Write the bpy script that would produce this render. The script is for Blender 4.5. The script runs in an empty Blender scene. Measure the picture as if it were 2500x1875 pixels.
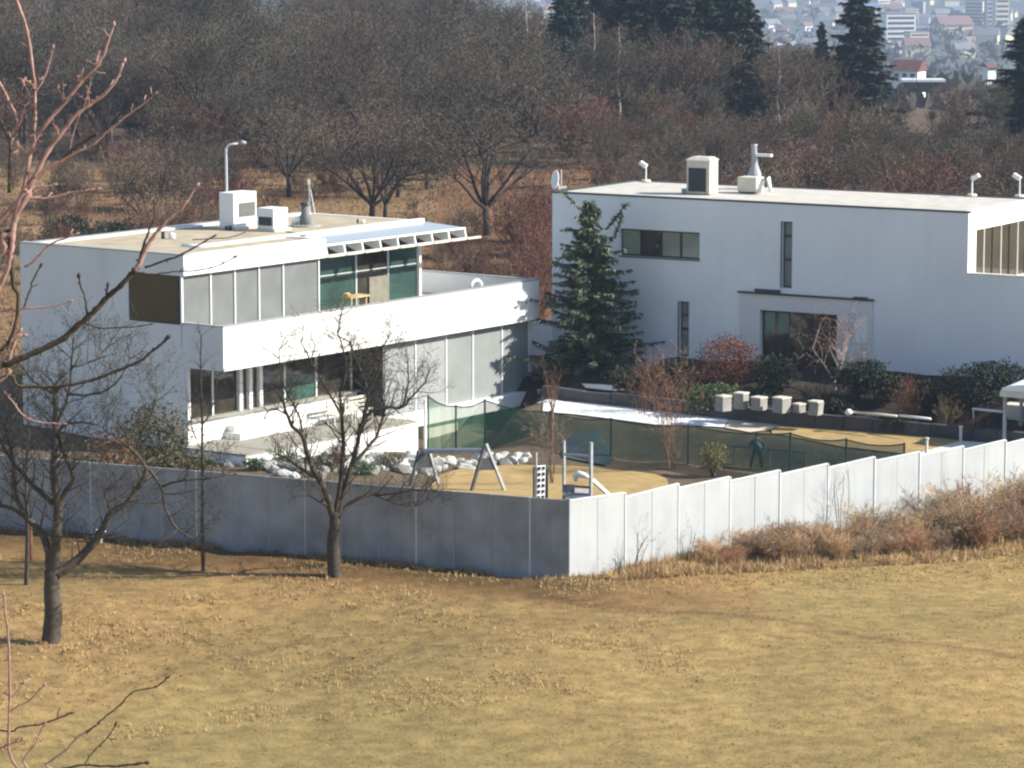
import bpy, bmesh, math, random
import numpy as np
from mathutils import Vector, Matrix, noise
from mathutils.geometry import delaunay_2d_cdt

sc = bpy.context.scene
# ------------------------------------------------------------------ camera, sky, sun, exposure
FOC = 8050.0                       # focal length in photo pixels (photo 2500 x 1875)
PITCH = math.atan(1137.5/8050.0)
CAM = Vector((0, 0, 24.0))
cd = bpy.data.cameras.new("camera"); cam = bpy.data.objects.new("camera", cd); sc.collection.objects.link(cam)
cd.sensor_fit = 'HORIZONTAL'; cd.sensor_width = 36.0; cd.lens = 36.0*FOC/2500.0
cd.clip_start = 0.5; cd.clip_end = 30000
cam.location = CAM; cam.rotation_euler = (math.pi/2-PITCH, 0, 0)
sc.camera = cam
w = bpy.data.worlds.new("World"); sc.world = w; w.use_nodes = True
SUN_EL = math.radians(33); SUN_AZ = math.radians(96)      # azimuth clockwise from +Y
nt = w.node_tree; bg = nt.nodes["Background"]
sky = nt.nodes.new("ShaderNodeTexSky"); sky.sky_type = 'NISHITA'; sky.sun_disc = False
sky.sun_elevation = SUN_EL; sky.sun_rotation = SUN_AZ; sky.altitude = 300; sky.air_density = 1.0; sky.dust_density = 0.6
nt.links.new(sky.outputs[0], bg.inputs[0]); bg.inputs[1].default_value = 0.10
sd = bpy.data.lights.new("sun", 'SUN'); sd.energy = 5.0; sd.angle = math.radians(0.5); sd.color = (1.0, 0.94, 0.84)
sun = bpy.data.objects.new("sun", sd); sc.collection.objects.link(sun); sun.location = (60, 0, 80)
sdir = Vector((math.sin(SUN_AZ)*math.cos(SUN_EL), math.cos(SUN_AZ)*math.cos(SUN_EL), math.sin(SUN_EL)))
sun.rotation_euler = sdir.to_track_quat('Z', 'Y').to_euler()
sc.view_settings.view_transform = 'Standard'; sc.view_settings.look = 'None'
sc.view_settings.exposure = 0.87; sc.view_settings.gamma = 1.0; sc.view_settings.use_curve_mapping = False
sc.render.engine = 'CYCLES'
sc.cycles.use_denoising = True
sc.cycles.filter_width = 2.3
sc.cycles.max_bounces = 8; sc.cycles.transparent_max_bounces = 24; sc.cycles.volume_bounces = 0
sc.render.use_persistent_data = False

RNG = random.Random(7)
# ------------------------------------------------------------------ photo-ray helpers (real places found once from the survey of the photo)
_F = Vector((0, math.cos(PITCH), -math.sin(PITCH))); _U = Vector((0, math.sin(PITCH), math.cos(PITCH))); _R = Vector((1, 0, 0))
def ray(x, y): return _F*FOC + _R*(x-1250) + _U*(937.5-y)
def pz(x, y, z): d = ray(x, y); return CAM + d*((z-24)/d.z)
def pY(x, y, Y): d = ray(x, y); return CAM + d*(Y/d.y)
def pp(x, y, P, n): d = ray(x, y); return CAM + d*((P-CAM).dot(n)/d.dot(n))
def proj(P):
    q = Vector(P)-CAM; f = q.dot(_F); return 1250+FOC*q.x/f, 937.5-FOC*q.dot(_U)/f

# ------------------------------------------------------------------ ground height
FD = Vector((.692, .722, 0)); FC = Vector((2.09, 119.5, 0))       # corner of the boundary fence, direction of the pale side
SD = Vector((-.944, .33, 0))                                       # direction of the shaded side
FTOP = [1223, 1204, 1182, 1165, 1149, 1133, 1116.5, 1104, 1090, 1075, 1060, 1045, 1030]
def fpoint(k): return FC + FD*(3.05*k)
FZ = []
for k in range(13):
    P = fpoint(k); px = proj((P.x, P.y, 2))[0]
    FZ.append(pY(px, FTOP[k], P.y).z)
FH = [2.85, 2.72, 2.66, 2.62, 2.62, 2.62, 2.62, 2.62, 2.62, 2.62, 2.62, 2.62, 2.62]
def ssz(t): return 2.77 + 0.018*t - .0*t                           # top of the shaded fence
CP = []
for k in range(13):
    P = fpoint(k); CP.append((P.x, P.y, FZ[k]-FH[k]))
for t in (0, 5, 10, 15, 20, 26, 32):
    P = FC + SD*t; CP.append((P.x, P.y, ssz(t)-2.83+.02*t*0))
    if t > 2: CP.append((P.x+3.0, P.y+9, -.4))
for a in [(1300, 1150, -1.6), (1100, 1160, -1.5), (1500, 1140, -1.6), (1700, 1165, -1.6), (1862, 1150, -1.5), (2000, 1160, -1.4),
          (1500, 1025, -.35), (1760, 1052, -.4), (1400, 1000, -.1), (2060, 1090, -.6), (2260, 1105, -.7),
          (1330, 988, 0), (1500, 1000, 0), (1700, 1012, 0), (1920, 1033, -.05), (2200, 1058, -.2), (2345, 1075, -.3), (2500, 1090, -.3),
          (1190, 1100, -2.2), (1040, 1110, -1.9), (1290, 1060, -2.1)]:
    P = pz(*a); CP.append((P.x, P.y, P.z))
H2Q = Vector((22.41, 161.38, 0)); H2W = Vector((-.859, .511, 0)).normalized(); H2E = Vector((.511, .859, 0)).normalized()
for t in range(-8, 27, 4):
    P = H2Q + H2W*t; CP.append((P.x, P.y, 1.5)); P = P - H2E*3.5; CP.append((P.x, P.y, 1.25)); P = P+H2E*14; CP.append((P.x, P.y, 1.5))
H1O = Vector((-13.21, 149.67, 0)); H1A = Vector((.588, .808, 0)).normalized(); H1B = Vector((-.808, .588, 0)).normalized()
def h1w(u, v, z=0): return H1O + H1A*u + H1B*v + Vector((0, 0, z))
for (u, v, z) in [(-2, -3, -.8), (4, -4, -1.0), (-2, 6, -.5), (-3, 13, -.3), (10, -3, -1.3), (16, -2, -1.8), (22, -1, -2.2), (24, 6, -1.6), (27, 3, -2.1), (28, -2, -2.2), (30, 0, -2.0), (19, -2.5, -1.9), (27, 12, -.2), (12, 16, .2), (0, 18, 0)]:
    P = h1w(u, v, z); CP.append((P.x, P.y, P.z))
CP += [(-14, 105, 0.05), (0, 105, 0), (14, 105, 0), (-16, 112, .1), (18, 112, -.3), (8, 112, -.1), (24, 120, -.9), (26, 135, -1.3)]
for k in range(0, 20):
    P = fpoint(k*.35) - Vector((FD.y, -FD.x, 0))*2.0; CP.append((P.x, P.y, -1.35))
    P = fpoint(k*.5) + Vector((FD.y, -FD.x, 0))*.3; q = min(11, int(k*.5)); f = k*.5-q; CP.append((P.x, P.y, (FZ[q]-FH[q])*(1-f)+(FZ[q+1]-FH[q+1])*f))
for k in range(0, 13):
    P = FC + SD*(k*1.0) + Vector((.33, .944, 0))*2.0; CP.append((P.x, P.y, -1.35 if k < 10 else -1.1))
    P = FC + SD*(k*1.0) - Vector((.33, .944, 0))*.3; CP.append((P.x, P.y, ssz(k)-2.83))
CPA = np.array(CP)
_by = np.array([-40, 0, 30, 60, 80, 93, 120, 185, 240, 300, 400, 500, 700, 1200, 1900, 3000, 5000, 12000.])
_bz = np.array([24, 21.6, 13, 5.2, 1.3, 0, 0, .5, 1.6, 3, 4, 1, -15, -42, -66, -72, -60, 160.])
def ground_np(x, y):
    x = np.asarray(x, float); y = np.asarray(y, float)
    b = np.interp(y, _by, _bz)
    b = b + 0.10*np.sin(x*.11+y*.07)*np.clip((y-60)/30, 0, 1)
    b = b - np.clip((x-8)*.10, 0, 8)*np.clip((y-230)/80, 0, 1)*np.clip((900-y)/300, 0, 1)
    cb = np.interp(CPA[:, 1], _by, _bz)
    d2 = (x[..., None]-CPA[:, 0])**2 + (y[..., None]-CPA[:, 1])**2
    wt = 1.0/(d2+1.2)**1.7
    w0 = 1.0/(11.0**2)**1.7
    lump = .085*(np.sin(x*4.1+1.7*np.sin(y*1.9))*np.sin(y*3.3+1.3*np.sin(x*2.3))+.6*np.sin(x*1.3+y*2.2))
    lump = lump*np.clip((y-102-.25*x)/4, 0, 1)*np.clip((118-y)/3, 0, 1)*np.clip((2-x)/6, 0, 1)
    lump = lump + .018*np.sin(x*2.7+1.9*np.sin(y*1.1))*np.sin(y*2.9+np.sin(x*1.7))*np.clip((118-y)/4, 0, 1)*np.clip((y-85)/5, 0, 1)
    return b + lump + (wt*(CPA[:, 2]-cb)).sum(-1)/(wt.sum(-1)+w0)
_WA = pz(1420, 985, 0); _WB = pz(2345, 1076, -.3); _WL = math.hypot(_WB.x-_WA.x, _WB.y-_WA.y); _WD = ((_WB.x-_WA.x)/_WL, (_WB.y-_WA.y)/_WL)
_ground_raw = ground_np
def _ss(x, a, b): t = np.clip((x-a)/(b-a), 0, 1); return t*t*(3-2*t)
def ground_np(x, y):
    x = np.asarray(x, float); y = np.asarray(y, float); z = _ground_raw(x, y)
    qx = x-_WA.x; qy = y-_WA.y; t = qx*_WD[0]+qy*_WD[1]; e = qx*_WD[1]-qy*_WD[0]      # e > 0 in front of the wall
    k = _ss(e, -.5, -.1)*(1-_ss(e, 3.1+.06*t, 4.7+.06*t))*_ss(t, -3.6, -1.8)*(1-_ss(t, _WL+2, _WL+5))
    return z*(1-k) + k*(-.3*t/_WL - .035*np.maximum(e, 0))
def gz(x, y): return float(ground_np(np.array([x]), np.array([y]))[0])
def gp(px, py, y0=60., y1=700.):
    d = ray(px, py)
    ys = np.linspace(y0, y1, 1200); t = ys/d.y
    h = 24+d.z*t - ground_np(d.x*t, ys)
    i = np.argmax(h < 0)
    a = h[i-1]/(h[i-1]-h[i]); Y = ys[i-1]+a*(ys[i]-ys[i-1])
    P = CAM + d*(Y/d.y); return Vector((P.x, P.y, gz(P.x, P.y)))

# ------------------------------------------------------------------ materials
MATS = {}
def mat(name, col, rough=.8, var=.15, scale=3.0, bump=0.0, bscale=20., metal=0.0, spec=.3, rnd=0.0, col2=None, attr=None, coat=0.0, trans=0.0, streak=0.0):
    if name in MATS: return MATS[name]
    m = bpy.data.materials.new(name); m.use_nodes = True; n = m.node_tree.nodes; l = m.node_tree.links
    b = n["Principled BSDF"]; b.inputs["Roughness"].default_value = rough; b.inputs["Metallic"].default_value = metal
    b.inputs["Specular IOR Level"].default_value = spec
    if coat: b.inputs["Coat Weight"].default_value = coat; b.inputs["Coat Roughness"].default_value = .08
    tc = n.new("ShaderNodeTexCoord"); nz = n.new("ShaderNodeTexNoise"); nz.inputs["Scale"].default_value = scale; nz.inputs["Detail"].default_value = 5
    l.new(tc.outputs["Object"], nz.inputs["Vector"])
    mx = n.new("ShaderNodeMix"); mx.data_type = 'RGBA'
    rp = n.new("ShaderNodeMapRange"); rp.inputs[1].default_value = .3; rp.inputs[2].default_value = .7
    l.new(nz.outputs[0], rp.inputs[0]); l.new(rp.outputs[0], mx.inputs[0])
    c2 = col2 if col2 else tuple(min(1, c*(1+var)) for c in col)
    c1 = col if col2 else tuple(c*(1-var) for c in col)
    mx.inputs[6].default_value = (*c1, 1); mx.inputs[7].default_value = (*c2, 1)
    out = mx.outputs[2]
    if streak:
        mp = n.new("ShaderNodeMapping"); mp.inputs["Scale"].default_value = (1.0, 1.0, .07); ns = n.new("ShaderNodeTexNoise"); ns.inputs["Scale"].default_value = 2.6; ns.inputs["Detail"].default_value = 4
        l.new(tc.outputs["Object"], mp.inputs[0]); l.new(mp.outputs[0], ns.inputs["Vector"])
        r3 = n.new("ShaderNodeMapRange"); r3.inputs[1].default_value = .45; r3.inputs[2].default_value = .75; r3.inputs[3].default_value = 1; r3.inputs[4].default_value = 1-streak
        l.new(ns.outputs[0], r3.inputs[0])
        nb = n.new("ShaderNodeTexNoise"); nb.inputs["Scale"].default_value = .9; nb.inputs["Detail"].default_value = 7; l.new(tc.outputs["Object"], nb.inputs["Vector"])
        r4 = n.new("ShaderNodeMapRange"); r4.inputs[1].default_value = .5; r4.inputs[2].default_value = .72; r4.inputs[3].default_value = 1; r4.inputs[4].default_value = 1-streak*.8
        l.new(nb.outputs[0], r4.inputs[0]); mm = n.new("ShaderNodeMath"); mm.operation = 'MULTIPLY'; l.new(r3.outputs[0], mm.inputs[0]); l.new(r4.outputs[0], mm.inputs[1])
        m3 = n.new("ShaderNodeMix"); m3.data_type = 'RGBA'; m3.blend_type = 'MULTIPLY'; m3.inputs[0].default_value = 1
        l.new(out, m3.inputs[6]); l.new(mm.outputs[0], m3.inputs[7]); out = m3.outputs[2]
    if attr:
        at = n.new("ShaderNodeAttribute"); at.attribute_name = attr
        m2 = n.new("ShaderNodeMix"); m2.data_type = 'RGBA'; m2.blend_type = 'MULTIPLY'; m2.inputs[0].default_value = 1
        l.new(at.outputs["Color"], m2.inputs[6]); l.new(out, m2.inputs[7]); out = m2.outputs[2]
    if rnd:
        oi = n.new("ShaderNodeObjectInfo"); hs = n.new("ShaderNodeHueSaturation")
        r1 = n.new("ShaderNodeMapRange"); r1.inputs[3].default_value = 1-rnd; r1.inputs[4].default_value = 1+rnd
        l.new(oi.outputs["Random"], r1.inputs[0]); l.new(r1.outputs[0], hs.inputs["Value"])
        ml = n.new("ShaderNodeMath"); ml.operation = 'MULTIPLY'; ml.inputs[1].default_value = 7.31; fr = n.new("ShaderNodeMath"); fr.operation = 'FRACT'
        l.new(oi.outputs["Random"], ml.inputs[0]); l.new(ml.outputs[0], fr.inputs[0])
        r2 = n.new("ShaderNodeMapRange"); r2.inputs[3].default_value = .5-rnd*.08; r2.inputs[4].default_value = .5+rnd*.06
        l.new(fr.outputs[0], r2.inputs[0]); l.new(r2.outputs[0], hs.inputs["Hue"])
        l.new(out, hs.inputs["Color"]); out = hs.outputs[0]
    l.new(out, b.inputs["Base Color"])
    if bump:
        bn = n.new("ShaderNodeTexNoise"); bn.inputs["Scale"].default_value = bscale; bn.inputs["Detail"].default_value = 6
        l.new(tc.outputs["Object"], bn.inputs["Vector"])
        bp = n.new("ShaderNodeBump"); bp.inputs["Strength"].default_value = 1; bp.inputs["Distance"].default_value = bump
        l.new(bn.outputs[0], bp.inputs["Height"]); l.new(bp.outputs[0], b.inputs["Normal"])
    if trans:
        tr = n.new("ShaderNodeBsdfTransparent"); ms = n.new("ShaderNodeMixShader"); ms.inputs[0].default_value = trans
        l.new(b.outputs[0], ms.inputs[1]); l.new(tr.outputs[0], ms.inputs[2]); l.new(ms.outputs[0], n["Material Output"].inputs[0])
    MATS[name] = m; return m

M_white = mat("white_render", (.80, .80, .77), .85, .05, .35, .002, 40, streak=.035)
M_white2 = mat("white_render_cool", (.77, .79, .80), .85, .06, .22, .003, 30, streak=.035)
M_trim = mat("white_trim", (.78, .79, .78), .5, .03, 2)
M_coping = mat("grey_coping", (.34, .35, .33), .55, .08, 2)
M_darkmetal = mat("dark_metal", (.035, .04, .045), .45, .1, 3)
M_grey = mat("grey_metal", (.33, .34, .36), .5, .08, 3)
M_gravel = mat("roof_gravel", (.42, .355, .25), .95, .18, 1.2, .02, 25)
M_gravel2 = mat("pale_gravel", (.52, .49, .43), .95, .12, 1.5, .02, 25)
M_blind = mat("blind_panel", (.175, .185, .18), .35, .12, .8, coat=.5)
M_blindl = mat("blind_panel_light", (.27, .29, .28), .35, .10, .8, coat=.5)
M_blind2 = mat("blind_panel_pale", (.32, .335, .335), .4, .08, .8, coat=.3)
M_glass = mat("dark_glass", (.010, .011, .010), .05, .3, .8, .014, 1.1, spec=.8, col2=(.065, .055, .042))  # brownish mottling in the colour stands in for weak reflections
M_glassg = mat("green_glass", (.032, .066, .055), .05, .35, .45, .012, 1.1, spec=.7)
M_teal = mat("teal_glass", (.05, .115, .095), .12, .2, .6, spec=.5)
M_olive = mat("olive_glass", (.045, .043, .022), .1, .2, .4, spec=.5)
M_room = mat("window_curtain", (.16, .19, .15), .3, .1, .7, coat=.5)
M_stone = mat("pale_stone", (.30, .285, .24), .9, .15, 1.5, .01, 12)
M_cream = mat("cream_stone", (.62, .59, .50), .85, .1, 2)
M_conc = mat("dark_concrete", (.075, .072, .075), .9, .25, 1.0, .02, 8)
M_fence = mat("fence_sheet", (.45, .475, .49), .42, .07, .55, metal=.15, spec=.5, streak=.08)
M_fence_shaded = mat("fence_sheet_shaded", (.27, .32, .375), .34, .30, .6, metal=.1, spec=.5, streak=.14)  # same sheet as the pale side, shade and blotchy reflections painted into its colour
M_joint = mat("fence_post", (.58, .62, .62), .5, .05, 3)
M_bark = mat("bark", (.062, .05, .038), .9, .35, 6, .01, 30)
M_barkg = mat("bark_grey", (.075, .062, .044), .9, .35, 6, .01, 30)
M_twig = mat("twig", (.06, .052, .036), .9, .3, 4)
M_pink = mat("pink_bark", (.33, .20, .17), .7, .35, 9, .004, 60)
M_net = mat("green_net", (.055, .135, .095), .8, .25, .6, trans=.36)
M_netl = mat("green_net_light", (.16, .33, .20), .8, .2, .6, trans=.40)
M_netpost = mat("net_post", (.025, .06, .045), .6, .1, 2)
M_wood = mat("weathered_wood", (.36, .37, .37), .8, .2, 5, .004, 30)
M_woodd = mat("dark_wood", (.10, .10, .105), .8, .2, 5)
M_ochre = mat("ochre_wood", (.60, .42, .22), .7, .1, 4)
M_cap = mat("snow", (.82, .83, .84), .7, .04, 2, .01, 6)
M_soil = mat("soil", (.06, .05, .04), 1, .3, 1.5, .03, 8)
M_spruce = mat("spruce_needles", (.105, .135, .08), .8, .4, 3, rnd=.2)
M_spruce2 = mat("spruce_needles_dark", (.028, .045, .034), .8, .4, 3, rnd=.25)
M_ever = mat("evergreen_leaves", (.085, .14, .06), .6, .4, 3, rnd=.3)
M_olivel = mat("olive_leaves", (.10, .095, .04), .7, .4, 3)
M_rust = mat("rust_leaves", (.17, .078, .042), .8, .4, 3)
M_rustd = mat("russet_twigs", (.13, .07, .048), .9, .35, 3)

# ------------------------------------------------------------------ mesh building
class MB:
    def __init__(s): s.v = []; s.f = []
    def add(s, vs, fs):
        o = len(s.v); s.v.extend(vs); s.f.extend([tuple(i+o for i in f) for f in fs]); return s
    def box(s, x0, x1, y0, y1, z0, z1):
        return s.add([(x0, y0, z0), (x1, y0, z0), (x1, y1, z0), (x0, y1, z0), (x0, y0, z1), (x1, y0, z1), (x1, y1, z1), (x0, y1, z1)],
                     [(0, 3, 2, 1), (4, 5, 6, 7), (0, 1, 5, 4), (1, 2, 6, 5), (2, 3, 7, 6), (3, 0, 4, 7)])
    def tube(s, pts, rs, n=6, cap=True):
        pts = [Vector(p) for p in pts]
        if not isinstance(rs, (list, tuple)): rs = [rs]*len(pts)
        vs = []; fs = []; ref = None
        for i, p in enumerate(pts):
            a = pts[min(i+1, len(pts)-1)] - pts[max(i-1, 0)]
            if a.length < 1e-9: a = Vector((0, 0, 1))
            a.normalize()
            if ref is None: ref = Vector((1, 0, 0)) if abs(a.x) < .8 else Vector((0, 1, 0))
            x = (ref - a*ref.dot(a)); x.normalize(); ref = x; y = a.cross(x)
            for k in range(n):
                t = 2*math.pi*k/n; vs.append(tuple(p + (x*math.cos(t)+y*math.sin(t))*rs[i]))
        for i in range(len(pts)-1):
            for k in range(n):
                k2 = (k+1) % n; fs.append((i*n+k, i*n+k2, (i+1)*n+k2, (i+1)*n+k))
        if cap and n > 2:
            fs.append(tuple(range(n-1, -1, -1))); fs.append(tuple((len(pts)-1)*n+k for k in range(n)))
        return s.add(vs, fs)
    def bar(s, a, b, r, n=4): return s.tube([a, b], r, n)
    def ribbon(s, a, b, wd, rng):
        a = Vector(a); b = Vector(b); d = b-a
        q = Vector((rng.uniform(-1, 1), rng.uniform(-1, 1), rng.uniform(-1, 1))).cross(d)
        if q.length < 1e-9: return s
        q.normalize(); q *= wd*.5
        o = len(s.v); s.v.extend([tuple(a-q), tuple(a+q), tuple(b)]); s.f.append((o, o+1, o+2)); return s
    def quad(s, a, b, c, d): return s.add([tuple(a), tuple(b), tuple(c), tuple(d)], [(0, 1, 2, 3)])
    def build(s, name, m, parent=None, smooth=False, mesh_only=False, recalc=False):
        me = bpy.data.meshes.new(name)
        if recalc:
            me.from_pydata(s.v, [], s.f)
        else:
            vv = np.array(s.v, dtype=np.float32).reshape(-1)
            me.vertices.add(len(s.v)); me.vertices.foreach_set("co", vv)
            ln = np.array([len(f) for f in s.f], dtype=np.int32); st = np.concatenate([[0], np.cumsum(ln)[:-1]]).astype(np.int32)
            me.loops.add(int(ln.sum())); me.loops.foreach_set("vertex_index", np.array([i for f in s.f for i in f], dtype=np.int32))
            me.polygons.add(len(s.f)); me.polygons.foreach_set("loop_start", st); me.polygons.foreach_set("loop_total", ln)
            me.update(calc_edges=True)
        me.polygons.foreach_set("use_smooth", np.full(len(me.polygons), smooth, dtype=bool))
        if m: me.materials.append(m)
        if mesh_only: return me
        return link(name, me, parent)
def link(name, me, parent=None):
    o = bpy.data.objects.new(name, me); sc.collection.objects.link(o)
    if parent: o.parent = parent
    return o
def thing(name, label, cat, loc=(0, 0, 0), rz=0, group=None):
    o = bpy.data.objects.new(name, None); sc.collection.objects.link(o); o.location = loc; o.rotation_euler = (0, 0, rz); o.empty_display_size = .3
    return tag(o, label, cat, group)
def tag(o, label, cat, group=None):
    o["label"] = label; o["category"] = cat
    if group: o["group"] = group
    return o
def struct(o): o["kind"] = "structure"; return o
def stuff(o): o["kind"] = "stuff"; return o
def copy_thing(src, loc, rz=0, s=1.0, label=None, cat=None, group=None, sz=None):
    r = src.copy(); sc.collection.objects.link(r); r.location = loc; r.rotation_euler = (0, 0, rz); r.scale = (s, s, sz or s)
    for ch in src.children:
        c = ch.copy(); sc.collection.objects.link(c); c.parent = r
        for g in ch.children:
            d = g.copy(); sc.collection.objects.link(d); d.parent = c
    if label: r["label"] = label
    if cat: r["category"] = cat
    if group: r["group"] = group
    return r

# ------------------------------------------------------------------ ground sheet
def grid_axis(segs):
    out = []
    for a, b, st in segs:
        out += list(np.arange(a, b, st))
    out.append(segs[-1][1]); return np.array(out)
xs = grid_axis([(-9000, -1000, 1000), (-1000, -200, 80), (-200, -60, 12), (-60, -28, 2.5), (-28, 30, .42), (30, 60, 2.5), (60, 200, 12), (200, 1000, 80), (1000, 9000, 1000)])
ys = grid_axis([(-300, 0, 30), (0, 84, 2.4), (84, 182, .45), (182, 320, 2.2), (320, 520, 7), (520, 2000, 60), (2000, 12000, 500)])
GX, GY = np.meshgrid(xs, ys)
GZ = np.zeros_like(GX)
for i in range(GX.shape[0]): GZ[i] = ground_np(GX[i], GY[i])
def vnoise(x, y, s, o=0): return noise.noise(Vector((x*s+o, y*s-o, o*.7)))
def side_of_fence(x, y):
    # inside the plot = positive
    qx = x-FC.x; qy = y-FC.y
    return -qx*.722+qy*.692 > 0 and qx*.33+qy*.944 > 0
cols = np.zeros((GX.size, 4), dtype=np.float32); cols[:, 3] = 1
gx = GX.reshape(-1); gy = GY.reshape(-1)
TRACK = [pz(a, b, 0) for a, b in [(1300, 1440), (1550, 1470), (1800, 1500), (1950, 1515), (2200, 1555), (2500, 1603)]]
TRACK2 = [pz(a, b, 0) for a, b in [(1500, 1850), (1900, 1800), (2200, 1790), (2500, 1760)]]
TRACK3 = [pz(a, b, 0) for a, b in [(840, 1875), (800, 1790), (800, 1700), (870, 1630), (1010, 1580), (1250, 1555), (1500, 1560)]]
TRACK4 = [pz(a, b, 0) for a, b in [(0, 1800), (250, 1690), (520, 1600), (800, 1540)]]
def dpoly(x, y, pl):
    m = 1e9
    for a, b in zip(pl, pl[1:]):
        ax, ay, bx, by = a.x, a.y, b.x, b.y
        t = max(0, min(1, ((x-ax)*(bx-ax)+(y-ay)*(by-ay))/((bx-ax)**2+(by-ay)**2)))
        m = min(m, math.hypot(x-ax-t*(bx-ax), y-ay-t*(by-ay)))
    return m
for i in range(GX.size):
    x = gx[i]; y = gy[i]
    n1 = vnoise(x, y, .09, 3); n2 = vnoise(x, y, .5, 9)
    if y > 600: c = (.10, .11, .10)
    elif y > 285: c = (.11, .08, .058)
    elif y > 178:
        f = max(0, min(1, .5+n1*1.6)); c = (.25-.09*f, .165-.07*f, .09-.038*f)
        if x > -6: c = (c[0]*.8, c[1]*.68, c[2]*.72)
    elif y < 86 or not (-60 < x < 60): c = (.33, .235, .10)
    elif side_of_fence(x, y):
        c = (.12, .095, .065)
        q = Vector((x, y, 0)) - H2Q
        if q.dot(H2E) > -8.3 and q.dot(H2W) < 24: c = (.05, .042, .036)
    else:
        f = max(0, min(1, .5+n1*1.3)); f2 = max(0, min(1, .5+n2*1.2))
        c = [.335, .237, .100]
        c = [c[0]*(1-.20*f), c[1]*(1-.14*f), c[2]*(1-.15*f)]
        # rougher, browner turf towards the fence and the orchard trees on the left
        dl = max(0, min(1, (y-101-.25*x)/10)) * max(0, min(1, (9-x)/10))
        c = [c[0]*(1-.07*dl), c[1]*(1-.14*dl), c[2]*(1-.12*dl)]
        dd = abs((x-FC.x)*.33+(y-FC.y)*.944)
        if x < FC.x+7 and dd < 4.2: k = 1-.55*(1-max(0, dd-1.8)/2.4)*max(0, min(1, (FC.x+6-x)/6)); c = [c[0]*k, c[1]*k*.90, c[2]*k*.92]  # brown soil band, darkened further to paint in the fence's cast shadow
        d1 = dpoly(x, y, TRACK)
        if d1 < .5: k = 1-.45*(1-d1/.5); c = [c[0]*k, c[1]*k*.93, c[2]*k]
        d1 = min(dpoly(x, y, TRACK3), dpoly(x, y, TRACK4))
        if d1 < .45: k = 1-.17*(1-d1/.45); c = [c[0]*k, c[1]*k*.98, c[2]*k]
        d1 = dpoly(x, y, TRACK2)
        if d1 < .5: k = 1-.2*(1-d1/.5); c = [c[0]*k, c[1]*k, c[2]*k]
        c = [v*(1-.14*f2) for v in c]
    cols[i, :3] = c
me = bpy.data.meshes.new("ground")
nx, ny = len(xs), len(ys)
V = np.stack([gx, gy, GZ.reshape(-1)], 1).astype(np.float32)
idx = np.arange(nx*ny).reshape(ny, nx)
F = np.stack([idx[:-1, :-1], idx[:-1, 1:], idx[1:, 1:], idx[1:, :-1]], -1).reshape(-1, 4)
me.vertices.add(len(V)); me.vertices.foreach_set("co", V.reshape(-1))
me.loops.add(F.size); me.loops.foreach_set("vertex_index", F.reshape(-1).astype(np.int32))
me.polygons.add(len(F)); me.polygons.foreach_set("loop_start", (np.arange(len(F))*4).astype(np.int32)); me.polygons.foreach_set("loop_total", np.full(len(F), 4, np.int32))
me.update(calc_edges=True); me.polygons.foreach_set("use_smooth", np.ones(len(F), dtype=bool))
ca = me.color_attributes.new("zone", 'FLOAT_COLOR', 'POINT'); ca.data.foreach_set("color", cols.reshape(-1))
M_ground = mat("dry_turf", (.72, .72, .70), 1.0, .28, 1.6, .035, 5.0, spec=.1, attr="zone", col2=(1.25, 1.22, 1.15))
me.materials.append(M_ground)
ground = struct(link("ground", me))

def sheet(name, poly, m, lift=.02, step=.35):
    """polygon of world points -> triangulated sheet resting on the ground"""
    P2 = [Vector((p.x, p.y)) for p in poly]
    n = len(P2); vs = list(P2)
    x0 = min(p.x for p in P2); x1 = max(p.x for p in P2); y0 = min(p.y for p in P2); y1 = max(p.y for p in P2)
    x = x0
    while x < x1:
        y = y0
        while y < y1:
            vs.append(Vector((x+RNG.uniform(-.05, .05), y+RNG.uniform(-.05, .05)))); y += step
        x += step
    r = delaunay_2d_cdt(vs, [], [list(range(n))], 1, 1e-4)
    z = ground_np(np.array([v.x for v in r[0]]), np.array([v.y for v in r[0]])) + .02
    mb = MB(); mb.v = [(v.x, v.y, zz+lift) for v, zz in zip(r[0], z)]; mb.f = [tuple(f) for f in r[2]]
    return mb.build(name, m, smooth=True)

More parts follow.
